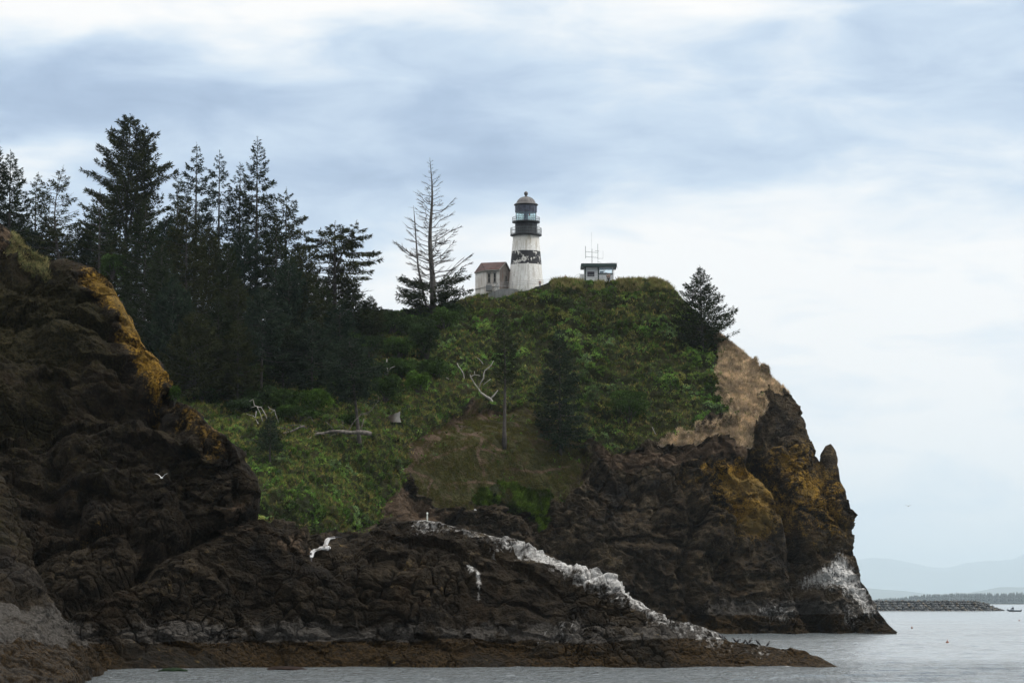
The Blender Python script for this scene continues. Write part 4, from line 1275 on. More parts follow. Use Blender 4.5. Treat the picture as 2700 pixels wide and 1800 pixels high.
for i in range(92):
    f = .12 + .86 * ((i + rng.random()) / 92)
    L = np.interp(f, PR[:, 0], PR[:, 1]) * sc_ * (1.12 - .75 * rng.random() ** 1.6)
    az += 2.4 + rng.uniform(-.4, .4)
    ca, sa = math.cos(az), math.sin(az)
    p0 = ax(f * Hh)
    a, b = rng.uniform(.0, .35) + .22 * f, rng.uniform(.08, .34)
    br = lambda t: p0 + np.array([ca * L * t - sa * .09 * L * math.sin(5 * t + i), sa * L * t + ca * .06 * L * math.sin(5 * t), L * (a * t + b * t * t) + .045 * L * math.sin(8 * t + i * 2)])
    rb = .026 + .0115 * L
    dead.tube([br(t) for t in np.linspace(0, 1, 6)], [rb, rb * .85, rb * .7, rb * .55, rb * .4, .014], 4, cap=False)
    for q in range(int(3 + L * 2.5)):
        t0 = rng.uniform(.3, .97)
        c0 = br(t0)
        sg = rng.choice((-1, 1))
        l2 = (1.15 - t0) * L * rng.uniform(.2, .42) + .25
        e = c0 + l2 * np.array([ca * .7 - sg * sa * .6, sa * .7 + sg * ca * .6, rng.uniform(.0, .75)])
        m_ = (c0 + e) / 2 + np.array([0, 0, -.06 * l2])
        dead.tube([c0, m_, e], [rb * .5, rb * .4, .012], 3, cap=False)
for i in range(30):                                      # twigs of the second leader
    k = rng.uniform(1, 4.9)
    c0 = lp[int(k)] + (lp[int(k) + 1] - lp[int(k)]) * (k % 1)
    a_ = rng.uniform(0, 6.28)
    e = c0 + rng.uniform(.5, 1.6) * np.array([math.cos(a_), math.sin(a_), rng.uniform(0, .8)])
    dead.tube([c0, (c0 + e) / 2, e], [.035, .025, .01], 3, cap=False)
mbl, v1, f1_ = conifer(rng, Hh, 98 * sc_, 'broad', cb=.02, nb=230, dens=1.15, irr=.4, droop=.12, up=.25, fol=(0, .20), leader=False, spray=.62, asc=0)
nl = [i for i, p in enumerate(mbl.v)]
low_mb = MB()
# keep only the living limbs (below a fifth of the height) of the foliage builder
keepf = [fc for fc in mbl.f if max(mbl.v[k][2] for k in fc) < Hh * .24 and min(abs(mbl.v[k][0]) for k in fc) > .3]
low_mb.add(mbl.v, keepf)
sn = tag(empty('dead_spruce', g), 'tall bare grey dead spruce left of the lighthouse, green only at its foot', 'tree')
obj('trunk', dead.mesh('trunk', True), M_DEAD, sn)
obj('crown', mesh_np('crown', v1, f1_, False), M_NEEDLE, sn)
ml = low_mb.mesh('limbs', True)
obj('limbs', ml, M_BARK, sn)

# ------------------------------------------------------------------ shrubs told apart
def bush(label, px, py, rx, ry, mat, n=1500, leaf=.36, bvh=None, group='shrubs on the headland', lobes=15, seed=None, name='shrub'):
    """py is the foot of the shrub; rx, ry its half width and half height in picture units"""
    g = ground(px, py, 440.0, bvh)
    k = 1 / TREE_PXM(g.y)
    rng = np.random.default_rng(seed or int(px * 13 + py))
    rx, ry = rx * k, ry * k
    n = int(n * 1.7)
    lc = np.stack([rng.uniform(-.6, .6, lobes) * rx, rng.uniform(-.5, .5, lobes) * rx, ry * (0.55 + rng.uniform(0, .95, lobes))], -1)
    lr = rng.uniform(.24, .46, lobes)
    lt = rng.uniform(.5, 1.35, lobes)
    which = rng.integers(0, lobes, n)
    d = nrm(rng.normal(0, 1, (n, 3)))
    d[:, 2] = np.abs(d[:, 2]) * np.where(rng.random(n) < .8, 1, -1)
    rr = lr[which] * (0.72 + 0.32 * rng.random(n))
    pos = lc[which] + d * rr[:, None] * np.array([rx, rx, ry])
    pos[:, 2] = np.maximum(pos[:, 2], .05)
    dv = nrm(d * .6 + rng.normal(0, .6, (n, 3)) + np.array([0, 0, .15]))
    sv = nrm(np.cross(dv, rng.normal(0, 1, (n, 3))))
    ln = leaf * rng.uniform(.6, 1.35, n)
    v, f = kites(pos, dv, sv, ln, ln * rng.uniform(.45, .7, n))
    t = tag(empty(name, g), label, 'shrub', group)
    st = MB()
    for c in lc:
        st.tube([(0, 0, -.3), (c[0] * .4, c[1] * .4, c[2] * .5), tuple(c)], [.07, .05, .02], 4, cap=False)
    obj('stem', st.mesh('stem', True), M_BARK, t)
    me = mesh_np('crown', v, f, False)
    base_c = {M_LEAF: (0.038, 0.068, 0.022), M_LEAF_L: (0.058, 0.108, 0.024), M_LEAF_D: (0.026, 0.044, 0.021)}[mat]
    tt = np.array(base_c) * (lt[which] * rng.uniform(.7, 1.3, n))[:, None]
    set_col(me, 'tint', np.repeat(tt, 4, 0))
    obj('crown', me, M_COVER, t)
    return t


bush('bright green round shrub, the brightest one at the edge of the grass slope', 959, 905, 30, 30, M_LEAF_L, 2200)
bush('dark round shrub left of the bright green one, below the white snag', 886, 925, 40, 38, M_LEAF, 2400)
bush('broad low shrub directly behind the white snag', 922, 868, 42, 24, M_LEAF, 1900)
bush('mid green shrub above and right of the bright round one', 994, 872, 42, 26, M_LEAF, 1900)
bush('mid green shrub upslope of the white snag', 917, 832, 42, 32, M_LEAF, 2000)
bush('big dark shrub on the slope below the tall dead spruce', 982, 828, 48, 46, M_LEAF_D, 2800)
bush('low dark shrub at the foot of the tall dead spruce', 952, 778, 44, 26, M_LEAF_D, 2000)
bush('rounded shrub on the skyline left of the tall dead spruce', 884, 742, 44, 18, M_LEAF_D, 1900)
bush('shrub in the dip between the flat-topped tree and the skyline shrub', 862, 775, 44, 28, M_LEAF_D, 2000)
bush('light green shrub close to the right of the flat-topped tree', 834, 772, 36, 36, M_LEAF, 2000)
bush('yellowish green shrub above the middle of the big fallen log', 717, 945, 50, 30, M_LEAF_L, 2400)
bush('green shrub right of the bare twisted branches', 650, 948, 46, 28, M_LEAF, 2200)
bush('low green shrub between the two fallen logs', 684, 968, 56, 20, M_LEAF, 2000)
bush('green shrub behind the leaning spruce trunk', 786, 918, 42, 28, M_LEAF, 1900)
bush('little green shrub touching the upper side of the big fallen log', 800, 980, 26, 15, M_LEAF, 900)
bush('wide spreading shrub with bare twigs showing underneath, on the open slope', 1444, 968, 58, 40, M_LEAF, 3400, .26)
bush('light green shrub among the dark trunks left of the packed spruces', 258, 640, 34, 32, M_LEAF, 1700)
bush('dark shrub on the left of the lighthouse terrace', 1040, 728, 34, 18, M_LEAF_D, 1500)
bush('small silvery shrub growing on the edge of the dark cliff under the ochre lichen', 402, 928, 13, 24, M_LEAF, 700, .16, BVH_C)
bush('tiny dry tuft sticking out of the ochre cliff edge', 282, 694, 7, 7, M_LEAF_L, 200, .14, BVH_C, lobes=4)
rng = np.random.default_rng(31)
for i, (px, py) in enumerate([(560, 950), (600, 935), (520, 920), (470, 930), (760, 870), (730, 845), (690, 885), (640, 880), (590, 880), (820, 860), (850, 820), (800, 815), (745, 800), (860, 870), (1020, 760), (905, 765), (640, 840), (560, 900), (420, 900), (500, 870)]):
    bush('dark shrub in the shaded undergrowth at the foot of the forest', px, py, rng.uniform(34, 54), rng.uniform(20, 34), (M_LEAF_D, M_LEAF)[i % 3 == 2], 1500, .32, group='shaded shrubs at the forest foot')

# ------------------------------------------------------------------ ground cover: leaves and grass on the slope
quad = gH2[:kH, :] if False else gH2[:keepH[0] + 8, :]
qa = quad[:-1, :-1]
e1, e2 = quad[:-1, 1:] - qa, quad[1:, :-1] - qa
qn = np.cross(e1, e2)
area = np.linalg.norm(qn, axis=-1)
qn = qn / (area[..., None] + 1e-9)
sub = lambda a: a[:quad.shape[0] - 1, :-1]
w_veg, w_bowl, w_dry, w_fresh = sub(vegH), sub(bowlH), sub(dryH), sub(freshH)
qpx, qpy = sub(pxH), sub(pyH)
inview = (qpx > 240) & (qpx < 1900) & (qpy < 1260) & ~((qpx > 1125) & (qpx < 1266) & (qpy < 668))
rng = np.random.default_rng(2024)


def scatter(weight, n):
    wt = (area * weight * inview).ravel()
    idx = rng.choice(wt.size, n, p=wt / wt.sum())
    u, v = rng.random(n)[:, None], rng.random(n)[:, None]
    base = qa.reshape(-1, 3)[idx] + e1.reshape(-1, 3)[idx] * u + e2.reshape(-1, 3)[idx] * v
    return base, qn.reshape(-1, 3)[idx], qpx.ravel()[idx], qpy.ravel()[idx]


def pick(n, colours, wts):
    c = np.array(colours)[rng.choice(len(colours), n, p=np.array(wts) / sum(wts))]
    return c * rng.uniform(.75, 1.3, (n, 1))


def cover(name, label, weight, n, per, ln0, tintf, flat, wid=(.35, .6), patch=None):
    b, nn, px, py = scatter(weight, n)
    if patch is not None:
        keep = patch(b, px, py) > rng.random(n)
        b, nn, px, py = b[keep], nn[keep], px[keep], py[keep]
    n = len(b)
    tint = tintf(b, px, py, n)
    big_ = (0.7 + 0.5 * rng.random(n) ** 2)
    bb = np.repeat(b, per, 0)
    up = nrm(np.repeat(nn, per, 0) * .5 + np.array([0, 0, .8]))
    d = nrm(up * flat + rng.normal(0, .55, (n * per, 3)))
    ln = ln0 * np.repeat(big_, per) * rng.uniform(.6, 1.2, n * per)
    bb = bb + rng.normal(0, .10, (n * per, 3)) - up * .05
    sd = nrm(np.cross(d, rng.normal(0, 1, (n * per, 3))))
    v, f = kites(bb, d, sd, ln, ln * rng.uniform(*wid, n * per))
    me = mesh_np(name, v, f, False)
    tt = np.repeat(tint, per, 0) * rng.uniform(.8, 1.2, (n * per, 1))
    set_col(me, 'tint', np.repeat(tt, 4, 0))
    return tag(obj(name, me, M_COVER), label, 'ground cover', kind='stuff')


lowf = lambda b, s, sd: fbm(b / s, 3, sd)


def tint_leaf(b, px, py, n):
    c = pick(n, [(0.024, 0.046, 0.011), (0.042, 0.068, 0.016), (0.060, 0.080, 0.022), (0.044, 0.062, 0.034), (0.072, 0.064, 0.022)], [4, 4, 3, 2, 1.6])
    q = lowf(b, 6, 61)[:, None]
    q2 = lowf(b, 1.7, 62)[:, None]
    _, _, ci = worley(b / 2.6, 68)                     # every mound of scrub has its own green
    own = np.array([(0.036, 0.080, 0.022), (0.062, 0.120, 0.032), (0.088, 0.135, 0.042), (0.070, 0.110, 0.066), (0.115, 0.110, 0.045), (0.048, 0.098, 0.028)])[np.clip((ci * 6).astype(int), 0, 5)]
    c = (.35 * c * 1.9 + .65 * own * 1.3) * (0.65 + 0.7 * sstep(.35, .65, q)) * (.65 + .7 * sstep(.38, .62, q2))
    dark = ((px < 880) & (py < 960))[:, None]          # forest floor: shade under the trees put into the leaf tint
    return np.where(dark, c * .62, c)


def tint_grass(b, px, py, n):
    c = pick(n, [(0.090, 0.130, 0.036), (0.130, 0.145, 0.052), (0.20, 0.155, 0.068), (0.070, 0.120, 0.034), (0.28, 0.215, 0.10)], [4, 3, 1.8, 4, .9])
    return c


leafy = lambda b, px, py: 0.12 + 0.88 * sstep(.40, .56, lowf(b, 7, 63) + .14 * (lowf(b, 2.0, 64) - .5)) * np.where((px > 640) & (px < 1000) & (py > 880) & (py < 1060), .55, 1)
grassy = lambda b, px, py: np.clip(1.05 - leafy(b, px, py), 0.05, 1)
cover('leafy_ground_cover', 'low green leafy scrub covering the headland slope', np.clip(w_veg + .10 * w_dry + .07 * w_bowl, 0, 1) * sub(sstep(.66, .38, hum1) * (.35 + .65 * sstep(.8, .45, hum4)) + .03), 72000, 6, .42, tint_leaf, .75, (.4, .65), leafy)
cover('grass', 'rough green and straw grass between the scrub on the slope', w_veg * np.where(qpx < 960, 1.5, 1.0), 84000, 6, .62, tint_grass, 1.25, (.07, .13), grassy)
cover('dry_grass', 'pale dry grass on the right shoulder of the headland', np.clip(w_dry, 0, 1), 20000, 7, .62, lambda b, px, py, n: pick(n, [(0.42, 0.335, 0.30), (0.34, 0.265, 0.22), (0.50, 0.41, 0.38), (0.17, 0.16, 0.09)], [4, 3, 2, 1.2]) * (.8 + .35 * sstep(.36, .62, lowf(b * np.array([1, 1, .4]), 1.3, 70)))[:, None], 1.1, (.06, .12))
cover('short_grass', 'short olive grass of the slipped ground', w_bowl, 46000, 6, .27, lambda b, px, py, n: pick(n, [(0.080, 0.072, 0.026), (0.062, 0.066, 0.022), (0.120, 0.095, 0.044), (0.052, 0.070, 0.022)], [4, 3, 2, 2]), 1.1, (.10, .2), lambda b, px, py: sstep(.40, .56, lowf(b, 1.7, 66)))
cover('fresh_grass', 'fresh bright green grass below the slipped ground', w_fresh, 12000, 7, .45, lambda b, px, py, n: pick(n, [(0.055, 0.098, 0.016), (0.080, 0.122, 0.024), (0.045, 0.070, 0.015)], [4, 3, 2]) * (.5 + .9 * sstep(.35, .65, lowf(b, 1.6, 69)))[:, None], 1.2, (.10, .18), lambda b, px, py: sstep(.34, .5, lowf(b, 2.6, 67)))
crestw = ((qpx > 1262) & (qpx < 1560) & (qpy < 668)) * sstep(.42, .56, vnoise(np.stack([qpx / 26, qpy / 60, 0 * qpx], -1), 4))
cover('tall_grass', 'tall straw coloured grass along the crest between the lighthouse and the shoulder', crestw + .002, 2600, 7, .85, lambda b, px, py, n: pick(n, [(0.24, 0.20, 0.13), (0.17, 0.16, 0.08), (0.13, 0.14, 0.06)], [3, 3, 3]), 1.5, (.05, .09), lambda b, px, py: ((py < 668) & (px > 1262) & (px < 1560)) * 1.0)
# skyline grass on the crest and the lip of the dark cliff
lipq = gC2[kC - 26:kC + 12, :]
qa = lipq[:-1, :-1]
e1, e2 = lipq[:-1, 1:] - qa, lipq[1:, :-1] - qa
qn = np.cross(e1, e2)
area = np.linalg.norm(qn, axis=-1)
qn = qn / (area[..., None] + 1e-9)
qpx, qpy = pxC[kC - 26:kC + 11, :-1], pyC[kC - 26:kC + 11, :-1]
inview = np.ones(area.shape)
cover('lip_grass', 'grey green grass on the lip of the dark cliff at the left', ((qpx > 22) & (qpx < 112)) * 1.0, 1500, 7, .42, lambda b, px, py, n: pick(n, [(0.15, 0.14, 0.08), (0.09, 0.105, 0.06), (0.20, 0.17, 0.10)], [3, 3, 2]), 1.2, (.08, .14))

# ------------------------------------------------------------------ dead wood
def wood(name, label, lines, mat, org, k, cat, lift=.45, group=None, Y=None, part=None):
    """lines: list of (points, r0, r1) in zoomed picture units; the points are lifted off the slope they lie on"""
    low_ = max(lines[0][0], key=lambda p: p[1])
    g0 = ground(org[0] + low_[0] / k, org[1] + low_[1] / k, 430.0)
    m_ = MB()
    rng = np.random.default_rng(int(low_[0] + low_[1]))
    s = k * TREE_PXM(g0.y)
    main = None
    for pts, r0, r1 in lines:
        w_ = []
        for x, y in pts:
            qx, qy = org[0] + x / k, org[1] + y / k
            w_.append(Vector(P(qx, qy, min(g0.y - lift * .6, ground(qx, qy, 999.0).y - .3) + rng.uniform(-.12, .12))) - g0)
        out = [w_[0]]
        for a, b in zip(w_[:-1], w_[1:]):
            out += [a.lerp(b, .5) + Vector(rng.normal(0, .03 * (b - a).length, 3)), b]
        rr = np.linspace(r0, r1, len(out)) * rng.uniform(.85, 1.15, len(out))
        m_.tube(out, [max(.012, r) for r in rr / s * .95], 6)
    o = m_.build(name, mat, None, True, g0)
    return tag(o, label, cat, group)


o8, k8 = (557.5, 905.9), 4.5
wood('dead_branch', 'bare twisted grey branches rising behind the small young spruce', [([(70, 70), (105, 48), (120, 110), (150, 125), (190, 130), (220, 180), (250, 250)], 3, 5), ([(150, 125), (180, 190), (210, 290)], 3, 4),
     ([(80, 135), (130, 120)], 2, 3), ([(40, 200), (110, 220), (155, 300)], 2.5, 4), ([(140, 170), (130, 250), (160, 300)], 5, 6)], M_BLEACH, o8, k8, 'branch')
wood('dead_branch', 'thin hooked bare branch right of the twisted branches', [([(260, 120), (290, 150), (330, 160), (350, 230), (372, 290)], 2, 4), ([(288, 190), (330, 160)], 2, 3)], M_BLEACH, o8, k8, 'branch')
wood('fallen_log', 'short fallen log with a pale bent branch, left of the big log', [([(420, 402), (480, 388), (600, 335), (640, 325)], 10, 13), ([(370, 335), (430, 348), (495, 360)], 3, 5), ([(470, 318), (590, 312), (665, 352)], 3, 6), ([(640, 262), (700, 230), (745, 300)], 2.5, 4)], M_LOG, o8, k8, 'log')
wood('fallen_log', 'big grey fallen log with many upright dead branches behind the leaning spruce', [([(735, 412), (830, 398), (900, 384), (1000, 380), (1080, 392), (1200, 386), (1328, 404)], 12, 30), ([(690, 385), (745, 370), (800, 400)], 3, 4),
     ([(690, 532), (700, 440), (760, 415), (850, 408)], 3, 5), ([(855, 275), (940, 360)], 2, 5), ([(970, 350), (1055, 290)], 4, 2), ([(1025, 270), (1045, 360)], 2, 4), ([(1100, 360), (1165, 260), (1220, 208), (1290, 205)], 6, 2),
     ([(1210, 200), (1320, 170), (1410, 50), (1403, 20)], 5, 2), ([(1255, 245), (1222, 360)], 4, 6), ([(1070, 440), (1180, 425)], 2, 3), ([(890, 430), (1100, 365)], 3, 5)], M_LOG, o8, k8, 'log', .3)
g = ground(o8[0] + 1562 / k8, o8[1] + 262 / k8, 420)
rng = np.random.default_rng(12)
sm = MB()
kk = 1 / (k8 * TREE_PXM(g.y))
nn_ = 18
hts = [(56 + 20 * math.sin(q * .35 + 2.2) + rng.uniform(-16, 16)) * kk for q in range(nn_)]
vs = []
for q in range(nn_):
    a_ = 2 * math.pi * q / nn_
    x, y = math.cos(a_) * 58 * kk, math.sin(a_) * 42 * kk
    fl = 1.25 + .15 * math.sin(3 * a_)
    vs += [(x * fl, y * fl, -.4), (x * 1.04, y * 1.04, hts[q] * .45), (x + .12 * hts[q], y, hts[q]), (x * .72 + .12 * hts[q], y * .72, hts[q] * .94), (x * .6, y * .6, hts[q] * .3)]
sm.add(vs, [(q * 5 + r, ((q + 1) % nn_) * 5 + r, ((q + 1) % nn_) * 5 + r + 1, q * 5 + r + 1) for q in range(nn_) for r in range(4)])
m_st, ts = new_mat('stump_wood')
po = ts.n('ShaderNodeTexCoord').outputs['Object']
xo = ts.n('ShaderNodeSeparateXYZ', Vector=po).outputs[0]
gr = ts.noise(ts.vmath('MULTIPLY', po, (3.0, 3.0, 0.6)), 2.0, 6.0, 0.65)
cc_ = ts.mix(ts.mapr(ts.math('ADD', xo, ts.math('MULTIPLY', gr, 1.2)), 0.35, 1.25), (0.060, 0.046, 0.036), (0.17, 0.165, 0.155))
ts.n('ShaderNodeOutputMaterial', Surface=ts.n('ShaderNodeBsdfPrincipled', Base_Color=cc_, Roughness=0.9, Normal=ts.n('ShaderNodeBump', Strength=0.8, Distance=0.1, Height=gr).outputs[0]).outputs[0])
tag(sm.build('stump', m_st, None, False, g), 'broken hollow stump, part brown and part bleached, alone on the grass slope', 'stump')
o6 = (522.6, 653.3)
wood('snag', 'white pointed broken snag standing in the shrubs', [([(1312, 745), (1312, 690), (1316, 655), (1318, 614)], 21, 3), ([(1322, 715), (1350, 690), (1386, 675)], 5, 2)], M_BLEACH, o6, 3.6, 'snag', 1.6)
o7 = (958.2, 653.3)
wood('fallen_tree', 'bleached fallen dead tree with forked limbs at the head of the slip', [([(520, 888), (570, 925), (604, 945), (622, 975)], 9, 15), ([(605, 945), (640, 910), (668, 872)], 8, 4), ([(505, 858), (470, 810), (440, 760), (438, 745)], 6, 3),
     ([(440, 762), (475, 745), (522, 755)], 5, 2), ([(475, 745), (472, 715)], 4, 2), ([(512, 850), (550, 770), (560, 710), (610, 670), (632, 630)], 7, 3), ([(545, 830), (610, 780)], 3, 2), ([(505, 858), (520, 888)], 6, 8)], M_BLEACH, o7, 3.6, 'dead tree')
wood('dead_branch', 'single bleached branch lying on the slope left of the fallen dead tree', [([(330, 650), (365, 705), (382, 735), (389, 780)], 3, 5)], M_BLEACH, o7, 3.6, 'branch')
wood('dead_branch', 'short bleached twig caught in the pine above the fallen dead tree', [([(498, 605), (525, 630), (546, 656)], 3, 4)], M_BLEACH, o7, 3.6, 'branch')
wood('dead_branch', 'small pale twig on the turf between shrubs and the fallen dead tree', [([(212, 750), (262, 782)], 2, 3)], M_BLEACH, o7, 3.6, 'branch')
wood('dead_branch', 'thin pale twig above the right end of the cliff turf', [([(1943, 1178), (1958, 1210), (1976, 1242)], 2.5, 3.5)], M_BLEACH, o7, 3.6, 'branch')
# ------------------------------------------------------------------ materials of built things
def tower_material():
    m, t = new_mat("lighthouse_paint")
    pos = t.n('ShaderNodeTexCoord').outputs['Object']
    z = t.n('ShaderNodeSeparateXYZ', Vector=pos).outputs[2]
    n1 = t.noise(pos, 0.9, 7.0, 0.62, 0.4)
    n2 = t.noise(pos, 3.2, 6.0, 0.65)
    run = t.noise(t.vmath('MULTIPLY', pos, (2.4, 2.4, 0.22)), 1.0, 6.0, 0.6)
    crk = t.voro(t.vmath('ADD', pos, t.vmath('SCALE', t.noise(pos, 1.5, 4.0, 0.6, 0.0, 1), 0.7)), 1.3, 'DISTANCE_TO_EDGE')
    white = t.mix(t.mapr(n1, 0.3, 0.7), (0.70, 0.69, 0.66), (0.84, 0.84, 0.82))
    white = t.mix(t.math('MULTIPLY', t.mapr(crk, 0.05, 0.0), t.mapr(n1, 0.42, 0.6)), white, (0.42, 0.40, 0.38))
    white = t.mix(t.math('MULTIPLY', t.mapr(n2, 0.58, 0.72), 0.5), white, (0.45, 0.43, 0.40))
    # rust streaks under the gallery, grime low on the shaft
    streak = t.math('MULTIPLY', t.mapr(run, 0.52, 0.68), t.mapr(z, 5.4, 9.2))
    white = t.mix(t.math('MULTIPLY', streak, 0.9), white, (0.36, 0.26, 0.13))
    white = t.mix(t.math('MULTIPLY', t.mapr(z, 6.1, 9.0), 0.28), white, (0.48, 0.42, 0.30))
    white = t.mix(t.math('MULTIPLY', t.mapr(run, 0.46, 0.62), 0.5), white, (0.42, 0.39, 0.34))
    chip = t.math('ADD', t.math('MULTIPLY', n1, 0.55), t.math('MULTIPLY', t.noise(t.vmath('MULTIPLY', pos, (1, 1, 0.45)), 2.6, 6.0, 0.65), 0.45))
    black = t.mix(t.mapr(chip, 0.535, 0.56), (0.020, 0.021, 0.026), (0.60, 0.59, 0.56))
    band = t.math('MULTIPLY', t.mapr(z, 3.58, 3.61, 0, 1, False), t.mapr(z, 6.12, 6.09, 0, 1, False))
    c = t.mix(band, white, black)
    bm = t.n('ShaderNodeBump', Strength=0.5, Distance=0.04, Height=n2)
    b = t.n('ShaderNodeBsdfPrincipled', Base_Color=c, Roughness=0.75, Normal=bm.outputs[0])
    t.n('ShaderNodeOutputMaterial', Surface=b.outputs[0])
    return m


def wall_material(name, a, b_, stain, amt=0.6):
    m, t = new_mat(name)
    pos = t.n('ShaderNodeTexCoord').outputs['Object']
    n1 = t.noise(pos, 0.8, 7.0, 0.62, 0.4)
    run = t.noise(t.vmath('MULTIPLY', pos, (2.2, 2.2, 0.3)), 1.0, 6.0, 0.6)
    c = t.mix(t.mapr(n1, 0.35, 0.65), a, b_)
    c = t.mix(t.math('MULTIPLY', t.mapr(run, 0.48, 0.66), amt), c, stain)
    b = t.n('ShaderNodeBsdfPrincipled', Base_Color=c, Roughness=0.85)
    t.n('ShaderNodeOutputMaterial', Surface=b.outputs[0])
    return m


def glass_material(name, tint=(0.85, 0.93, 0.95), refl=0.16):
    m, t = new_mat(name)
    g = t.n('ShaderNodeBsdfGlossy', Color=(0.9, 0.95, 1.0), Roughness=0.03)
    tr = t.n('ShaderNodeBsdfTransparent', Color=tint)
    fr = t.n('ShaderNodeMixShader', i0=refl, i1=tr.outputs[0], i2=g.outputs[0])
    t.n('ShaderNodeOutputMaterial', Surface=fr.outputs[0])
    return m


M_TOWER = tower_material()
M_IRON = plain("black_iron", (0.022, 0.023, 0.028), 0.55, 0.5, 2.5)
M_PANEL = plain("lantern_panels", (0.050, 0.058, 0.085), 0.45, 0.55, 2.2)
M_DOME = plain("lead_dome", (0.095, 0.092, 0.092), 0.55, 0.35, 1.6)
M_RAIL = plain("grey_green_rail", (0.10, 0.12, 0.125), 0.5, 0.2)
M_STEEL = plain("galvanised_rail", (0.36, 0.37, 0.38), 0.5, 0.15)
M_GLASS = glass_material("lantern_glass", (0.82, 0.93, 0.92))
M_LENS = plain("blue_grey_lens", (0.16, 0.20, 0.26), 0.25, 0.3, 2.0)
M_RED = plain("red_screen", (0.45, 0.06, 0.06), 0.5, 0.15)
M_HOUSE = wall_material("stained_plaster", (0.60, 0.57, 0.53), (0.76, 0.745, 0.71), (0.34, 0.26, 0.20), .55)
M_GABLE = wall_material("dark_plaster", (0.24, 0.21, 0.19), (0.36, 0.32, 0.29), (0.27, 0.14, 0.11), .7)  # gable plaster: darker base than the other walls, with reddish runs
M_ROOF = plain("red_roof", (0.058, 0.022, 0.018), 0.8, 0.5, 1.5)
M_TRIM = plain("grey_trim", (0.24, 0.235, 0.215), 0.7, 0.2)
M_VOID = plain("dark_window", (0.020, 0.018, 0.018), 0.25, 0.3)
M_CONC = wall_material("grey_concrete", (0.16, 0.17, 0.175), (0.22, 0.225, 0.225), (0.10, 0.11, 0.09), .5)
M_WHITE = plain("white_paint", (0.76, 0.77, 0.79), 0.6, 0.06, 2.0)
M_GREEN = plain("dark_green_paint", (0.018, 0.042, 0.040), 0.5, 0.25)
M_POSTER = plain("dark_poster", (0.040, 0.035, 0.055), 0.5, 0.9, 1.7)

# ------------------------------------------------------------------ lighthouse
C3 = lambda cx, cyv: (1045.3 + cx / 5.143, 392 + cyv / 5.143)        # a zoomed view of the hilltop -> picture units
lx, ly = C3(838, 1345)
LB = Vector(P(lx, ly, 488.0))
lh = tag(empty('lighthouse', LB), 'white lighthouse with a peeling black band and black lantern', 'lighthouse')
m_ = MB()
m_.lathe([(3.45, -2.6), (3.30, -1.0), (3.20, 0.0), (3.04, 1.6), (2.89, 3.6), (2.74, 5.2), (2.665, 6.1), (2.55, 7.4), (2.43, 8.5), (2.40, 9.05)], 48)
m_.build('tower', M_TOWER, lh, True)


def gallery(zf, rf, thick, rr, hr, npost, name):
    g_ = MB().lathe([(rr * .82, zf - thick * 2.2), (rf * .93, zf - thick), (rf, zf - thick), (rf, zf)], 40)
    o = g_.build(name, M_IRON, lh)
    r_ = MB()
    for k in range(npost):
        a = 2 * math.pi * (k + .5) / npost
        x, y = (rf - .06) * math.cos(a), (rf - .06) * math.sin(a)
        r_.tube([(x, y, zf), (x, y, zf + hr)], .035 if k % 3 == 0 else .020, 4)
    for q in (1.0, .55, .12):
        r_.ring(rf - .06, zf + hr * q, .030 if q == 1 else .02, 40)
    r_.build('railing', M_RAIL, o)
    return o


gallery(9.30, 2.92, .20, 2.4, 1.18, 48, 'lower_gallery')
MB().lathe([(1.98, 9.30), (1.98, 11.40)], 32).build('watch_room', M_IRON, lh)
gallery(11.72, 2.58, .17, 2.0, .78, 30, 'upper_gallery')
wb = MB()
for k in range(12):                                   # ribs of the watch room plates
    a = 2 * math.pi * k / 12
    wb.tube([(1.99 * math.cos(a), 1.99 * math.sin(a), 9.3), (1.99 * math.cos(a), 1.99 * math.sin(a), 11.4)], .04, 4)
wb.build('plate_ribs', M_IRON, lh)
lan = MB().lathe([(1.86, 11.72), (1.86, 13.47)], 16, cap=False).build('lantern_glazing', M_GLASS, lh)
mu = MB()
for k in range(16):
    a = 2 * math.pi * k / 16
    mu.tube([(1.88 * math.cos(a), 1.88 * math.sin(a), 11.72), (1.88 * math.cos(a), 1.88 * math.sin(a), 13.5)], .035, 4)
mu.ring(1.88, 12.6, .03, 16)
mu.build('glazing_bars', M_RAIL, lan)
MB().lathe([(.25, 11.72), (.42, 11.9), (.42, 13.2), (.25, 13.45)], 16).build('lens', M_LENS, lh, True)
MB().box((.64, -.9, 12.95), (.26, .05, .45)).build('red_screen', M_RED, lh)
pn = MB().lathe([(1.90, 13.44), (1.99, 13.46), (1.99, 14.8), (1.9, 14.82)], 16)
for k in range(16):
    a = 2 * math.pi * k / 16
    pn.tube([(2.0 * math.cos(a), 2.0 * math.sin(a), 13.46), (2.0 * math.cos(a), 2.0 * math.sin(a), 14.8)], .035, 4)
pn.build('lantern_panels', M_PANEL, lh)
dm = MB().lathe([(2.02, 14.72), (2.20, 14.80), (2.20, 14.95), (2.1, 15.08), (1.80, 15.10), (1.72, 15.38), (1.50, 15.75), (1.15, 16.08), (.75, 16.28), (.38, 16.36), (.30, 16.42)], 32)
dome = dm.build('dome', M_DOME, lh, True)
rb = MB()
for k in range(16):
    a = 2 * math.pi * (k + .5) / 16
    rb.tube([(r * math.cos(a), r * math.sin(a), z + .02) for r, z in ((1.80, 15.10), (1.72, 15.38), (1.50, 15.75), (1.15, 16.08), (.75, 16.28), (.38, 16.36))], .03, 4)
rb.build('dome_ribs', M_DOME, dome)
ev = MB().lathe([(2.16, 14.78), (2.24, 14.80), (2.24, 14.94), (2.16, 14.96)], 32).build('eave', M_IRON, lh)
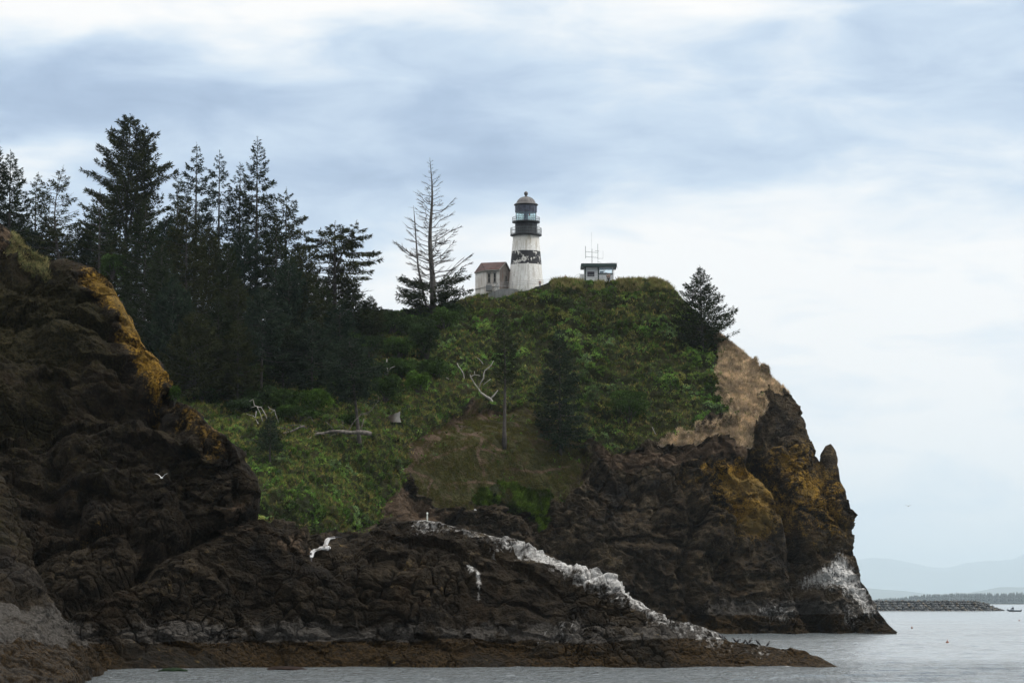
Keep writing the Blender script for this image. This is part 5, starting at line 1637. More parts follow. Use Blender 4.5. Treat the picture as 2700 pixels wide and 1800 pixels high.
MB().lathe([(.26, 16.40), (.27, 16.52), (.18, 16.60), (.26, 16.68), (.36, 16.86), (.38, 17.02), (.34, 17.2), (.22, 17.34), (.06, 17.42)], 20).build('ball_vent', M_DOME, dome, True)
ld = MB()
for dx in (2.05, 2.4):
    ld.tube([(dx, -.6, 9.3), (dx, -.6, 11.6)], .03, 4)
for k in range(8):
    ld.tube([(2.05, -.6, 9.5 + .28 * k), (2.4, -.6, 9.5 + .28 * k)], .022, 4)
ld.build('ladder', M_STEEL, lh)

# ------------------------------------------------------------------ the old house beside the tower
HB = Vector(P(*C3(420, 1440), 488.0))
hs_ = tag(empty('old_house', HB), 'weathered pale house with a red roof beside the lighthouse', 'house')
zE = P(*C3(440, 1176), 487.0)[2] - HB.z


def hp(cx, Y, z):
    p = PZ(C3(cx, 0)[0], Y, HB.z + z)
    return (p[0] - HB.x, p[1] - HB.y, z)


A_, B_, C_, D_, E_, G_ = (238, 491.0), (360, 487.4), (525, 486.2), (648, 489.6), (600, 496.0), (290, 497.0)
ring_ = [A_, B_, C_, D_, E_, G_]
wv = [hp(c, y, -2.5) for c, y in ring_] + [hp(c, y, zE) for c, y in ring_]
RLz = P(*C3(312, 1095), 491.5)[2] - HB.z
RRz = P(*C3(598, 1086), 488.2)[2] - HB.z
n6 = 6
wf = [(i, (i + 1) % 6, (i + 1) % 6 + 6, i + 6) for i in range(6)]
gi = len(wv)
wv.append(hp(594, 488.1, RRz - .08))
house_m = MB().add(wv, [f for i, f in enumerate(wf) if i != 2])
house_m.build('walls', M_HOUSE, hs_)
gb = MB().add([wv[2], wv[3], wv[9], wv[8], wv[12]], [(0, 1, 2, 4, 3)])
gb.build('gable_wall', M_GABLE, hs_)


def off(p, q, d):
    return (p[0] + q[0] * d, p[1] + q[1] * d, p[2] + q[2] * d)


def slab(pts, t):
    """a flat roof slope with thickness t"""
    p = [Vector(q) for q in pts]
    nv = (p[1] - p[0]).cross(p[2] - p[0]).normalized()
    if nv.z < 0:
        nv = -nv
    n = len(p)
    vs = [tuple(q + nv * t) for q in p] + [tuple(q) for q in p]
    fs = [tuple(range(n)), tuple(range(2 * n - 1, n - 1, -1))] + [(i, i + n, (i + 1) % n + n, (i + 1) % n) for i in range(n)]
    return vs, fs


RL, RR = hp(312, 491.5, RLz), hp(600, 487.9, RRz)
ea = lambda c, y, dz=-.02: hp(c, y, zE + dz)
rf = MB()
for pts in ([ea(231, 491.1), ea(362, 487.0), RL], [ea(362, 487.0), ea(523, 485.8), RR, RL], [RR, ea(656, 489.3), ea(606, 496.4), (RL[0] + 1.5, RL[1] + .6, RL[2])], [RL, (RL[0] + 1.5, RL[1] + .6, RL[2]), ea(606, 496.4), ea(286, 497.4)], [ea(231, 491.1), RL, ea(286, 497.4)]):
    rf.add(*slab(pts, .13))
roof = rf.build('roof', M_ROOF, hs_)
vg = MB()
for a, b in ((ea(523, 485.75, -.05), (RR[0], RR[1] - .08, RR[2])), ((RR[0], RR[1] - .08, RR[2]), ea(657, 489.2, -.05))):
    vg.tube([a, b], .09, 4)
vg.tube([ea(231, 490.9, -.06), ea(361, 486.9, -.06), ea(523, 485.7, -.06)], .08, 4)
vg.build('eaves_trim', M_TRIM, roof)


def wall_window(ca, ya, cb_, yb, cx, z0, z1, w, hood=True):
    """a sash window on the wall that runs from (ca, ya) to (cb_, yb)"""
    a, b = Vector(hp(ca, ya, 0)), Vector(hp(cb_, yb, 0))
    q = a.lerp(b, (cx - ca) / (cb_ - ca))
    d = (b - a).normalized()
    rz = math.atan2(d.y, d.x)
    nrm_ = Vector((d.y, -d.x, 0))
    c = q + nrm_ * .02
    fr = MB()
    for s in (-1, 1):
        fr.box((c.x + d.x * s * w / 2, c.y + d.y * s * w / 2, (z0 + z1) / 2), (.10, .14, z1 - z0), rz)
    fr.box((c.x, c.y, z1 + .03), (w + .14, .16, .12), rz)
    if hood:
        fr.box((c.x + nrm_.x * .05, c.y + nrm_.y * .05, z1 + .16), (w + .42, .26, .14), rz)
        fr.box((c.x + nrm_.x * .04, c.y + nrm_.y * .04, z1 + .28), (w + .1, .22, .12), rz)
    o = fr.build('window', M_TRIM, hs_)
    MB().box((c.x, c.y, (z0 + z1) / 2), (w - .1, .05, z1 - z0), rz).build('pane', M_VOID, o)
    bars = MB().box((c.x + nrm_.x * .03, c.y + nrm_.y * .03, (z0 + z1) / 2), (w - .1, .05, .06), rz)
    bars.build('sash_bar', M_TRIM, o)
    MB().box((c.x + nrm_.x * .05, c.y + nrm_.y * .05, z0 - .06), (w + .3, .24, .11), rz).build('sill', M_TRIM, o)


zc = lambda cyv: (1440 - cyv) / 63.9
wall_window(*B_, *C_, 403, zc(1325), zc(1222), .44)
wall_window(*B_, *C_, 470, zc(1325), zc(1222), .44)
wall_window(*C_, *D_, 600, zc(1318), zc(1243), .42, False)
pl = MB()
for (c0, y0), (c1, y1) in ((A_, B_), (B_, C_)):
    a, b = Vector(hp(c0, y0, zc(1378))), Vector(hp(c1, y1, zc(1378)))
    q = (a + b) / 2
    d = (b - a)
    n_ = Vector((d.y, -d.x, 0)).normalized()
    pl.box((q.x + n_.x * .03, q.y + n_.y * .03, q.z), (d.length, .10, .12), math.atan2(d.y, d.x))
pl.build('plinth_band', M_TRIM, hs_)
# porch landing with a rail in front of the house
pr = MB()
q = Vector(hp(400, 486.0, zc(1400)))
pr.box((q.x, q.y, q.z), (1.1, 1.2, 1.0))
pr.build('landing', M_CONC, hs_)

# retaining wall, railings
rt = MB()
rp = [Vector(P(*C3(cx, cyv), Y)) for cx, cyv, Y in ((385, 1462, 484.4), (440, 1432, 484.2), (520, 1400, 484), (640, 1392, 484), (740, 1400, 484.2))]
o_ = rp[0].copy()
for a, b in zip(rp[:-1], rp[1:]):
    rt.add([tuple(a - o_ + Vector((0, dy, dz_))) for dy, dz_ in ((0, 0), (.35, 0), (.35, -2.2), (0, -2.2))] + [tuple(b - o_ + Vector((0, dy, dz_))) for dy, dz_ in ((0, 0), (.35, 0), (.35, -2.2), (0, -2.2))],
           [(0, 3, 7, 4), (0, 4, 5, 1), (1, 5, 6, 2), (3, 2, 6, 7), (0, 1, 2, 3), (4, 7, 6, 5)])
tag(rt.build('retaining_wall', M_CONC, None, False, o_), 'low grey concrete wall holding the lawn between the old house and the lighthouse', 'wall')


def railing(label, pts, h, rails, mat, step=2.0, r=.028):
    p = [Vector(q) for q in pts]
    o = p[0].copy()
    m_ = MB()
    for a, b in zip(p[:-1], p[1:]):
        n = max(1, round((b - a).length / step))
        for i in range(n + 1):
            q = a.lerp(b, i / n) - o
            m_.tube([q - Vector((0, 0, .4)), q + Vector((0, 0, h))], r, 5)
        for f in rails:
            m_.tube([a - o + Vector((0, 0, h * f)), b - o + Vector((0, 0, h * f))], r, 5)
    tag(m_.build('railing', mat, None, False, o), label, 'railing')


railing('long grey pipe railing along the path in front of the lighthouse', [P(*C3(cx, cyv + 58), 484.2) for cx, cyv in ((500, 1325), (680, 1312), (860, 1300), (1040, 1288), (1165, 1280))], .92, (1, .62, .3), M_STEEL, 2.6)
railing('sloping stair railing by the corner of the old house', [P(*C3(cx, cyv), 485.2) for cx, cyv in ((430, 1470), (505, 1390))], .95, (1, .5), M_RAIL, 1.2)
C6 = lambda x, y: (1219.5 + x / 10.385, 609.8 + y / 10.385)
railing('pipe railing in front of the watch station', [P(*C6(x, 350), 485.2) for x in (1240, 1460, 1700, 1950)], .95, (1, .5), M_STEEL, 2.2)
railing('handrail of the stair left of the watch station', [P(*C6(x, y), 487.0) for x, y in ((1055, 360), (1165, 300))], .85, (1, .5), M_STEEL, 1.0)

# ------------------------------------------------------------------ watch station
SB = Vector(P(*C3(1700, 1290), 488.0))
st = tag(empty('watch_station', SB), 'small white watch station with dark green trim, flat roof and radio aerials', 'station')
sx = lambda cx: (cx - 1700) / 63.9
sz = lambda cyv: (1290 - cyv) / 63.9
rb_ = MB().box(((sx(1487) + sx(1910)) / 2, 1.7, (sz(1102) + sz(1136)) / 2), (sx(1910) - sx(1487), 5.2, sz(1102) - sz(1136)))
roof = rb_.build('roof', M_GREEN, st)
MB().box(((sx(1487) + sx(1910)) / 2, 1.7, sz(1102) + .03), (sx(1910) - sx(1487) - .2, 5.0, .06)).build('roof_felt', M_CONC, roof)
for cx, w in ((1537, .26), (1693, .22)):
    MB().box((sx(cx), .10, (sz(1136) - 1.0) / 2), (w, .22, sz(1136) + 1.0)).build('post', M_GREEN, st)
MB().box((sx(1866), .10, (sz(1136) - 1.0) / 2), (.14, .22, sz(1136) + 1.0)).build('post', M_WHITE, st)
MB().box(((sx(1545) + sx(1685)) / 2, .16, (sz(1138) - 1.0) / 2), (sx(1685) - sx(1545), .10, sz(1138) + 1.0)).build('front_wall', M_WHITE, st)
MB().box(((sx(1700) + sx(1862)) / 2, .16, (sz(1222) - 1.0) / 2), (sx(1862) - sx(1700), .10, sz(1222) + 1.0)).build('front_wall', M_WHITE, st)
MB().box(((sx(1537) + sx(1693)) / 2, 3.3, (sz(1138) - 1.0) / 2), (sx(1693) - sx(1537), .10, sz(1138) + 1.0)).build('rear_wall', M_WHITE, st)
MB().box(((sx(1693) + sx(1866)) / 2, 3.3, (sz(1222) - 1.0) / 2), (sx(1866) - sx(1693), .10, sz(1222) + 1.0)).build('rear_wall', M_WHITE, st)
MB().box((sx(1530), 1.7, (sz(1138) - 1.0) / 2), (.10, 3.0, sz(1138) + 1.0)).build('side_wall', M_WHITE, st)
MB().box(((sx(1700) + sx(1866)) / 2, .06, sz(1217)), (sx(1866) - sx(1700), .16, .17)).build('sill_band', M_GREEN, st)
pst = MB().box(((sx(1562) + sx(1646)) / 2, .07, (sz(1190) + sz(1248)) / 2), (sx(1646) - sx(1562), .05, sz(1190) - sz(1248)))
pst.build('notice_board', M_POSTER, st)
wf_ = MB()
for cx in (1704, 1762, 1858):
    wf_.box((sx(cx), .10, (sz(1140) + sz(1212)) / 2), (.10, .12, sz(1140) - sz(1212)))
for c0, c1, yv in ((1700, 1862, 1142), (1700, 1862, 1210), (1704, 1762, 1176)):
    wf_.box(((sx(c0) + sx(c1)) / 2, .105, sz(yv)), (sx(c1) - sx(c0), .10, .09))
win = wf_.build('window', M_WHITE, st)
MB().box(((sx(1704) + sx(1858)) / 2, .14, (sz(1142) + sz(1210)) / 2), (sx(1858) - sx(1704), .02, sz(1142) - sz(1210))).build('pane', glass_material("station_glass", (0.88, 0.95, 0.98), .12), win)
eq = MB().box((sx(1733), .5, sz(1196)), (.72, .3, .38))
eq.box((sx(1782), .5, sz(1203)), (.5, .1, .12))
eq.build('instrument_desk', M_GREEN, st)
an = MB()
y0 = 1.2
an.tube([(sx(1620), y0, sz(1102)), (sx(1620), y0, sz(912))], .055, 6)
for yv in (945, 1004):
    an.tube([(sx(1548), y0, sz(yv)), (sx(1694), y0, sz(yv + 10))], .035, 5)
an.tube([(sx(1545), y0, sz(1024)), (sx(1543), y0, sz(875))], .045, 5)
an.tube([(sx(1691), y0, sz(1034)), (sx(1689), y0, sz(852))], .040, 5)
an.tube([(sx(1616), y0, sz(912)), (sx(1615), y0, sz(712))], .013, 4)
an.tube([(sx(1655), y0, sz(932)), (sx(1705), y0, sz(938))], .03, 4)
an.build('aerial_mast', M_RAIL, st)
an2 = MB()
an2.tube([(sx(1750), .8, sz(1030)), (sx(1750), .8, sz(932))], .014, 4)
an2.tube([(sx(1690), .8, sz(1028)), (sx(1752), .8, sz(1028))], .02, 4)
an2.tube([(sx(1684), .8, sz(1064)), (sx(1730), .8, sz(1078))], .022, 4)
an2.tube([(sx(1690), .8, sz(1100)), (sx(1690), .8, sz(1034))], .02, 4)
an2.build('small_aerial', M_RAIL, st)
rd = MB().box((sx(1862), 1.0, sz(1076)), (2.0, .12, .07))
rd.tube([(sx(1860), 1.0, sz(1102)), (sx(1860), 1.0, sz(1070))], .09, 6)
rd.build('radar_bar', M_WHITE, st)
sdl = MB().box(((sx(1478) + sx(1528)) / 2, 1.0, (sz(1212) - 1.0) / 2), (sx(1528) - sx(1478), .08, sz(1212) + 1.0))
sdl.build('side_screen', M_WHITE, st)
hk = MB().tube([(sx(1880), .2, sz(1136)), (sx(1874), .2, sz(1290))], .03, 4)
hk.tube([(sx(1912), -.5, sz(1130)), (sx(1921), -.5, sz(1150)), (sx(1921), -.5, sz(1160))], .025, 4)
hk.build('downpipe', M_STEEL, st)

# ------------------------------------------------------------------ rock jetty and its boulders
JY = 1790.0
top_z = lambda px: np.interp(px, [1400, 2010, 2240, 2262, 2285, 2312], [7.2, 7.7, 7.6, 6.0, 3.4, .2])
jr = MB()
pxs = np.linspace(1400, 2314, 100)
rows = []
for px in pxs:
    z = max(.05, float(top_z(px)) - 1.0)
    rows.append([tuple(PZ(px, JY - 1 - z * 1.2, -2.0)), tuple(PZ(px, JY - z * 1.2 + 1.2, 0.0)), tuple(PZ(px, JY, z)), tuple(PZ(px, JY + 6, z)), tuple(PZ(px, JY + 16, -2.0))])
vs = [v for r in rows for v in r]
fs = [(i * 5 + j, (i + 1) * 5 + j, (i + 1) * 5 + j + 1, i * 5 + j + 1) for i in range(len(rows) - 1) for j in range(4)]
M_JET = plain("jetty_core", (0.030, 0.033, 0.038), 0.9, 0.4, .4)
tag(jr.add(vs, fs).build('jetty_bank', M_JET), 'dark low bank of the rock jetty under its boulders', 'jetty', kind='structure')
import bmesh
rng = np.random.default_rng(55)
M_BOUL = [plain("boulder_grey", (0.105, 0.110, 0.108), 0.9, 0.35, .5), plain("boulder_dark", (0.055, 0.060, 0.066), 0.9, 0.35, .5), plain("boulder_tan", (0.145, 0.125, 0.095), 0.9, 0.3, .5)]


def boulder_mesh(seed, mat):
    r_ = np.random.default_rng(seed)
    bm = bmesh.new()
    for p in nrm(r_.normal(0, 1, (16, 3))) * r_.uniform(.75, 1.1, (16, 1)) * np.array([1.25, 1.0, .8]):
        bm.verts.new(p)
    res = bmesh.ops.convex_hull(bm, input=bm.verts[:])
    bmesh.ops.delete(bm, geom=[v for v in bm.verts if not v.link_faces], context='VERTS')
    me = bpy.data.meshes.new('boulder')
    bm.to_mesh(me)
    bm.free()
    me.materials.append(mat)
    return me


bmeshes = [boulder_mesh(60 + i, M_BOUL[(0, 1, 0, 2, 1, 0)[i % 6]]) for i in range(9)]
spots = []
for row, f in enumerate((0.02, .25, .48, .72, .95)):
    for px in np.arange(1996, 2306, 5.4):
        x = px + rng.uniform(-2, 2) + (2.7 if row % 2 else 0)
        z = float(top_z(x)) - .9
        if z * f < .1 and row > 0 and z < .6:
            continue
        spots.append((x, JY - z * 1.2 * (1 - f) - .3, max(.1, z * f)))
spots = spots[:296]
for i, (px, Y, z) in enumerate(spots):
    b = bpy.data.objects.new('boulder', bmeshes[(i * 5 + i // 7) % 9])
    COL.objects.link(b)
    b.location = PZ(px, Y, z)
    s = rng.uniform(.85, 1.45)
    b.scale = (s, s, s)
    b.rotation_euler = (rng.uniform(-.5, .5), rng.uniform(-.5, .5), rng.uniform(0, 6.28))
    tag(b, 'angular boulder heaped in the low jetty beyond the headland', 'boulder', 'boulders of the rock jetty')

# the landward run of the jetty, hidden by the headland: its boulders in one heap
hv_, hf_ = [], []
for row, f in enumerate((0.02, .3, .6, .95)):
    for px in np.arange(1404, 1990, 7.0):
        z = float(top_z(px)) - .9
        me_ = bmeshes[int(rng.integers(0, 9))]
        o_ = np.array(PZ(px + rng.uniform(-2, 2), JY - z * 1.2 * (1 - f) - .3, max(.1, z * f)))
        s_ = rng.uniform(.9, 1.5)
        k0 = len(hv_)
        hv_ += [tuple(o_ + s_ * np.array(v.co)) for v in me_.vertices]
        hf_ += [tuple(k0 + i for i in p.vertices) for p in me_.polygons]
tag(MB().add(hv_, hf_).build('boulder_heap', M_BOUL[0]), 'boulders of the jetty where it runs in behind the headland', 'boulders', kind='stuff')

# ------------------------------------------------------------------ the wood on the far shore
ff = MB()
rng = np.random.default_rng(66)
V_, F_ = [], []
for i in range(1700):
    px = rng.uniform(600, 2850) if i < 700 else rng.uniform(2000, 2400)
    Y = rng.uniform(12100, 12600)
    prof = np.interp(px, [1900, 2010, 2060, 2100, 2130, 2180, 2260, 2400], [19, 22, 31, 42, 49, 53, 48, 50]) * (.72 + .5 * float(vnoise(np.array([px / 22.0, 0.5, 0.5]), 3)))
    h = prof * rng.uniform(.62, 1.08)
    r = h * rng.uniform(.14, .24)
    c = PZ(px, Y, 3.0)
    n = 6
    o = len(V_)
    for rr, zz in ((.55, 0), (1, .12), (.5, .42), (.72, .46), (.3, .72), (.45, .75), (.02, 1.0)):
        for k in range(n):
            a = 6.283 * k / n + zz * 9
            q = r * rr * rng.uniform(.7, 1.3)
            V_.append((c[0] + q * math.cos(a), c[1] + q * math.sin(a), c[2] + h * zz))
    for j in range(6):
        for k in range(n):
            F_.append((o + j * n + k, o + j * n + (k + 1) % n, o + (j + 1) * n + (k + 1) % n, o + (j + 1) * n + k))
tag(obj('far_forest', mesh_np('far_forest', V_, F_, False), plain("far_forest", (0.030, 0.042, 0.030), 0.9, 0.3, .02)), 'bluish distant wood on the far shore behind the jetty', 'forest', kind='stuff')

# ------------------------------------------------------------------ motor boat off the jetty end
C7 = lambda x, y: ((2640 + x / 26.13) / 1.148, (1580 + y / 26.13) / 1.148)
BB = Vector(PZ(C7(930, 0)[0], 1640.0, 0.0))
bt = tag(empty('motor_boat', BB), 'small grey motor boat with a raised bow passing the end of the jetty', 'boat')
bs = 1 / 30.0 / TREE_PXM(1640.0) if False else 1640 * 1.005 / F0 / (26.13 * 1.148)
hull = []
sec = [(-540, 1.55, .05), (-420, 1.25, .55), (-300, 1.05, .9), (0, .95, 1.1), (330, .85, 1.1), (420, .85, 1.05)]
hv, hf = [], []
for x, zt_, hw_ in sec:
    X = x * bs
    zb = .75 if x < -500 else (.25 if x < -400 else -.25)
    hv += [(X, -hw_, zt_), (X, -hw_ * .7, (zt_ + zb) / 2), (X, 0, zb), (X, hw_ * .7, (zt_ + zb) / 2), (X, hw_, zt_)]
for i in range(len(sec) - 1):
    for j in range(4):
        a = i * 5 + j
        hf.append((a, a + 1, a + 6, a + 5))
    hf.append((i * 5, i * 5 + 5, i * 5 + 9, i * 5 + 4))
e = (len(sec) - 1) * 5
hf += [(e, e + 1, e + 2, e + 3, e + 4)]
M_BOAT = plain("grey_boat_paint", (0.13, 0.15, 0.18), 0.5, 0.2)
MB().add(hv, hf).build('hull', M_BOAT, bt)
cb_ = MB()
c_ = [(-320, .95), (-240, 2.2), (-180, 2.7), (-60, 2.75), (-60, .95)]
cb_.add([(x * bs, -.8, z) for x, z in c_] + [(x * bs, .8, z) for x, z in c_], [(0, 1, 2, 3, 4), (9, 8, 7, 6, 5)] + [(i, i + 5, (i + 1) % 5 + 5, (i + 1) % 5) for i in range(5)])
cab = cb_.build('cabin', plain("pale_cabin", (0.34, 0.37, 0.41), 0.4, 0.2), bt)
MB().add([(x * bs, -.83, z) for x, z in ((-225, 1.75), (-190, 2.45), (-80, 2.45), (-80, 1.75))], [(0, 1, 2, 3)]).build('cabin_window', M_VOID, cab)
MB().box((20 * bs, 0, 2.85), (170 * bs, 1.7, .10)).build('canopy', M_WHITE, bt)
MB().tube([(-140 * bs, 0, 2.8), (-150 * bs, 0, 3.9)], .05, 5).build('mast', M_RAIL, bt)
for s in (-.35, .35):
    ob = MB().box((450 * bs, s, .95), (.5, .42, .75))
    ob.box((440 * bs, s, .2), (.2, .2, 1.2))
    ob.build('outboard_motor', M_IRON, bt)
for px, py in ((C7(1245, 1455)), (2094.5, 1442.0), (2176.0, 1476.0)):
    Yb = CAM_H * F0 / (py - 1385)
    bu = MB().lathe([(.02, -.15), (.16, -.1), (.20, .06), (.14, .22), (.05, .28), (.03, .5)], 10)
    lab = {0: 'small dark crab pot float below the motor boat', 1: 'small orange float on the water right of the headland tip', 2: 'small orange float alone on the open water near the middle'}[0 if px > 2300 else (1 if px < 2100 else 2)]
    tag(bu.build('float', plain("float_orange", (0.20, 0.07, 0.035), 0.5, 0.2), None, True, PZ(px, Yb, 0.05)), lab, 'buoy')

# mossy rocks awash
def wet_rock(label, px, py, rx, rz, mat):
    Y = CAM_H * F0 / (py - 1385)
    k = 1 / TREE_PXM(Y)
    bm = bmesh.new()
    bmesh.ops.create_icosphere(bm, subdivisions=4, radius=1)
    P_ = np.array([v.co for v in bm.verts])
    d = 1 + .5 * (fbm(P_ * 1.6 + px, 4, 7) - .5) + .16 * (fbm(P_ * 6 + px, 3, 9) - .5)
    for v, s in zip(bm.verts, d):
        v.co = Vector((v.co.x * rx * k * s, v.co.y * rx * k * .8 * s, v.co.z * rz * k * s))
    me = bpy.data.meshes.new('wet_rock')
    bm.to_mesh(me)
    bm.free()
    me.polygons.foreach_set('use_smooth', np.ones(len(me.polygons), bool))
    for nd in mat.node_tree.nodes:
        if nd.type == 'BSDF_PRINCIPLED':
            nd.inputs['Specular IOR Level'].default_value = 0.05
    tag(obj('wet_rock', me, mat, None, PZ(px, Y, 0)), label, 'rock', kind='structure')


wet_rock('low rock covered in green weed at the foot of the dark cliff', 398, 1540, 34, 10, plain("green_weed", (0.007, 0.016, 0.006), 0.7, 0.5, 3.0, 0.8))
wet_rock('low reddish brown rock at the waterline in front of the ridge', 655, 1536, 44, 9, plain("brown_weed", (0.014, 0.008, 0.006), 0.7, 0.5, 3.0, 0.8))

# white post on the top of the ridge
gp = ground((1100 + 690 / 26.1) / 1.148, (1330 + 1130 / 26.1) / 1.148, 224, BVH_C)
pm = MB().lathe([(.055, -.25), (.055, 0), (.062, .30), (.055, .55), (.075, .60), (.085, .66), (.07, .72), (.02, .74)], 10)
tag(pm.build('marker_post', plain("white_post", (0.62, 0.64, 0.58), 0.6, 0.25, 8.0), None, True, gp), 'short white capped post on the top of the low ridge', 'post')
# ------------------------------------------------------------------ birds
def swept(sec, n=10):
    """one continuous skin through (x, y, z, half width, half height) sections"""
    vs, fs = [], []
    c = [Vector(s[:3]) for s in sec]
    for i, s in enumerate(sec):
        d = (c[min(i + 1, len(c) - 1)] - c[max(i - 1, 0)]).normalized()
        side = Vector((0, 1, 0)) if abs(d.y) < .95 else Vector((1, 0, 0))
        side = (side - d * side.dot(d)).normalized()
        up = d.cross(side)
        for k in range(n):
            a = 2 * math.pi * k / n
            vs.append(tuple(c[i] + side * math.cos(a) * s[3] + up * math.sin(a) * s[4]))
    for i in range(len(sec) - 1):
        for k in range(n):
            a, b = i * n + k, i * n + (k + 1) % n
            fs.append((a, b, b + n, a + n))
    fs.append(tuple(range(n - 1, -1, -1)))
    fs.append(tuple(range((len(sec) - 1) * n, len(sec) * n)))
    return vs, fs


def remeshed(name, mb, vox, mat):
    me = mb.mesh(name)
    o = bpy.data.objects.new(name, me)
    COL.objects.link(o)
    md = o.modifiers.new('fuse', 'REMESH')
    md.mode = 'VOXEL'
    md.voxel_size = vox
    dg = bpy.context.evaluated_depsgraph_get()
    me2 = bpy.data.meshes.new_from_object(o.evaluated_get(dg))
    o.modifiers.clear()
    o.data = me2
    me2.name = name
    bpy.data.meshes.remove(me)
    me2.materials.clear()
    me2.materials.append(mat)
    me2.polygons.foreach_set('use_smooth', np.ones(len(me2.polygons), bool))
    return o


def tint_mat(name, rough=.7):
    m, t = new_mat(name)
    c = t.n('ShaderNodeAttribute', {'attribute_name': 'tint'}).outputs['Color']
    t.n('ShaderNodeOutputMaterial', Surface=t.n('ShaderNodeBsdfPrincipled', Base_Color=c, Roughness=rough).outputs[0])
    return m


M_FEATHER = tint_mat("feathers")
# the large gull gliding in front of the ridge; ribs as (leading, trailing) edge points of each wing, in zoomed picture units
GY = 95.0
gk = GY * 1.005 / F0 / 18.0
gpos = Vector(P(696.9 + 860 / 18.0, 1210.8 + 840 / 18.0, GY))


def gl(x, y, d=0.0):
    return Vector(((x - 860) * gk, d, -(y - 840) * gk))


gm = MB()
wings = [([((800, 800), (900, 880)), ((610, 858), (740, 935)), ((440, 885), (590, 975)), ((330, 945), (485, 1060)), ((275, 1050), (462, 1190)), ((285, 1190), (435, 1270)), ((325, 1350), (398, 1400)), ((362, 1430), (380, 1450))], -1),
         ([((770, 790), (985, 815)), ((835, 680), (1030, 715)), ((872, 500), (1085, 560)), ((965, 420), (1140, 490)), ((1100, 376), (1330, 458)), ((1300, 360), (1420, 445)), ((1500, 372), (1565, 430)), ((1620, 392), (1640, 400))], 1)]
for ribs, sgn in wings:
    vs, fs = [], []
    for i, (a, b) in enumerate(ribs):
        q = i / (len(ribs) - 1)
        dep = sgn * (.30 * q) - .02
        th = .030 * (1 - .65 * q)
        A, B = gl(*a, dep), gl(*b, dep + .03)
        M1 = A.lerp(B, .3)
        vs += [A, M1 + Vector((0, -th, th * .4)), B, M1 + Vector((0, th, -th * .4))]
    for i in range(len(ribs) - 1):
        for k in range(4):
            a, b = i * 4 + k, i * 4 + (k + 1) % 4
            fs.append((a, b, b + 4, a + 4))
    fs += [(3, 2, 1, 0), tuple(range((len(ribs) - 1) * 4, len(ribs) * 4))]
    gm.add(vs, fs)
bd = [(1120, 850, -.10, .03, .010), (1060, 858, -.07, .10, .016), (980, 862, -.03, .085, .03), (900, 860, .02, .065, .055), (820, 850, .10, .075, .07), (740, 835, .22, .06, .06), (690, 825, .31, .040, .042), (650, 822, .38, .042, .042), (620, 826, .43, .030, .03), (600, 832, .47, .012, .014), (585, 836, .50, .005, .006)]
vs, fs = [], []
for i, (x, y, d, w, h) in enumerate(bd):
    c = gl(x, y, d)
    for k in range(10):
        a = 2 * math.pi * k / 10
        vs.append(c + Vector((.25 * w * math.cos(a), .55 * h * math.sin(a), 0)) + Vector((0, 0, 1)) * (w * math.sin(a) if i < 3 else h * math.sin(a)) * .95 + Vector((h * .4 * math.cos(a), w * .6 * math.cos(a), 0)))
for i in range(len(bd) - 1):
    for k in range(10):
        a, b = i * 10 + k, i * 10 + (k + 1) % 10
        fs.append((a, b, b + 10, a + 10))
fs += [tuple(range(9, -1, -1)), tuple(range((len(bd) - 1) * 10, len(bd) * 10))]
gm.add(vs, fs)
gull = remeshed('gull', gm, .012, M_FEATHER)
gull.location = gpos
co = np.array([v.co for v in gull.data.vertices])
X, Z = co[:, 0] / gk + 860, 840 - co[:, 2] / gk
col = np.tile(np.array([[.66, .655, .65]]), (len(co), 1))
mot = fbm(co * 14, 3, 5)
inner = ((X - 860) * .25 + (Z - 840) * .1 < 0)
col = np.where((inner & (Z < 830))[:, None], np.array([.50, .48, .46]), col)
col = np.where((mot > .54)[:, None] & (X < 1000)[:, None] & (Z < 960)[:, None], np.array([.33, .31, .29]), col)
dark = ((X > 1270) & (Z < 430)) | ((X > 1020) & (X < 1270) & (Z < 425 - (X - 1020) * .02) & (Z > 380)) | ((Z > 1230) & (X < 425)) | ((Z > 1040) & (X < 370) & (Z < 1150))
col = np.where(dark[:, None], np.array([.055, .052, .055]), col)
tailb = (X > 1010) & (Z > 780) & (X < 1100) & (np.hypot(X - 900, (Z - 850)) > 165)
col = np.where(tailb[:, None], np.array([.05, .045, .045]), col)
set_col(gull.data, 'tint', col)
tag(gull, 'large pale gull gliding with spread wings in front of the low ridge', 'gull')

# smaller flying birds
def small_gull(label, px, py, Y, span, vee, yaw, pale):
    m_ = MB()
    m_.add(*swept([(-.22, 0, 0, .03, .006), (-.14, 0, 0, .035, .02), (0, 0, 0, .055, .05), (.12, 0, .01, .045, .045), (.19, 0, .02, .032, .032), (.24, 0, .015, .010, .010), (.27, 0, .01, .004, .004)], 8))
    for s in (-1, 1):
        vs, fs = [], []
        for q, zz, ch in ((0, 0, .17), (.4, .75, .16), (.7, .98, .11), (1, 1.0, .02)):
            y, z, x = s * q * span / 2, vee * zz * span / 2, .06 - .10 * q ** 2
            vs += [(x + ch * .4, y, z), (x, y, z + .012), (x - ch * .6, y, z), (x, y, z - .012)]
        for i in range(3):
            for k in range(4):
                a, b = i * 4 + k, i * 4 + (k + 1) % 4
                fs.append((a, b, b + 4, a + 4))
        fs += [(3, 2, 1, 0), (12, 13, 14, 15)]
        m_.add(vs, fs)
    o = remeshed('gull', m_, .016, M_FEATHER)
    c = np.array([v.co for v in o.data.vertices])
    set_col(o.data, 'tint', np.where((np.abs(c[:, 1]) > span * .42)[:, None], np.array([.2, .2, .2]) * pale, np.array([.72, .72, .72]) * pale))
    o.location = P(px, py, Y)
    o.rotation_euler = (0, 0, yaw)
    tag(o, label, 'gull')


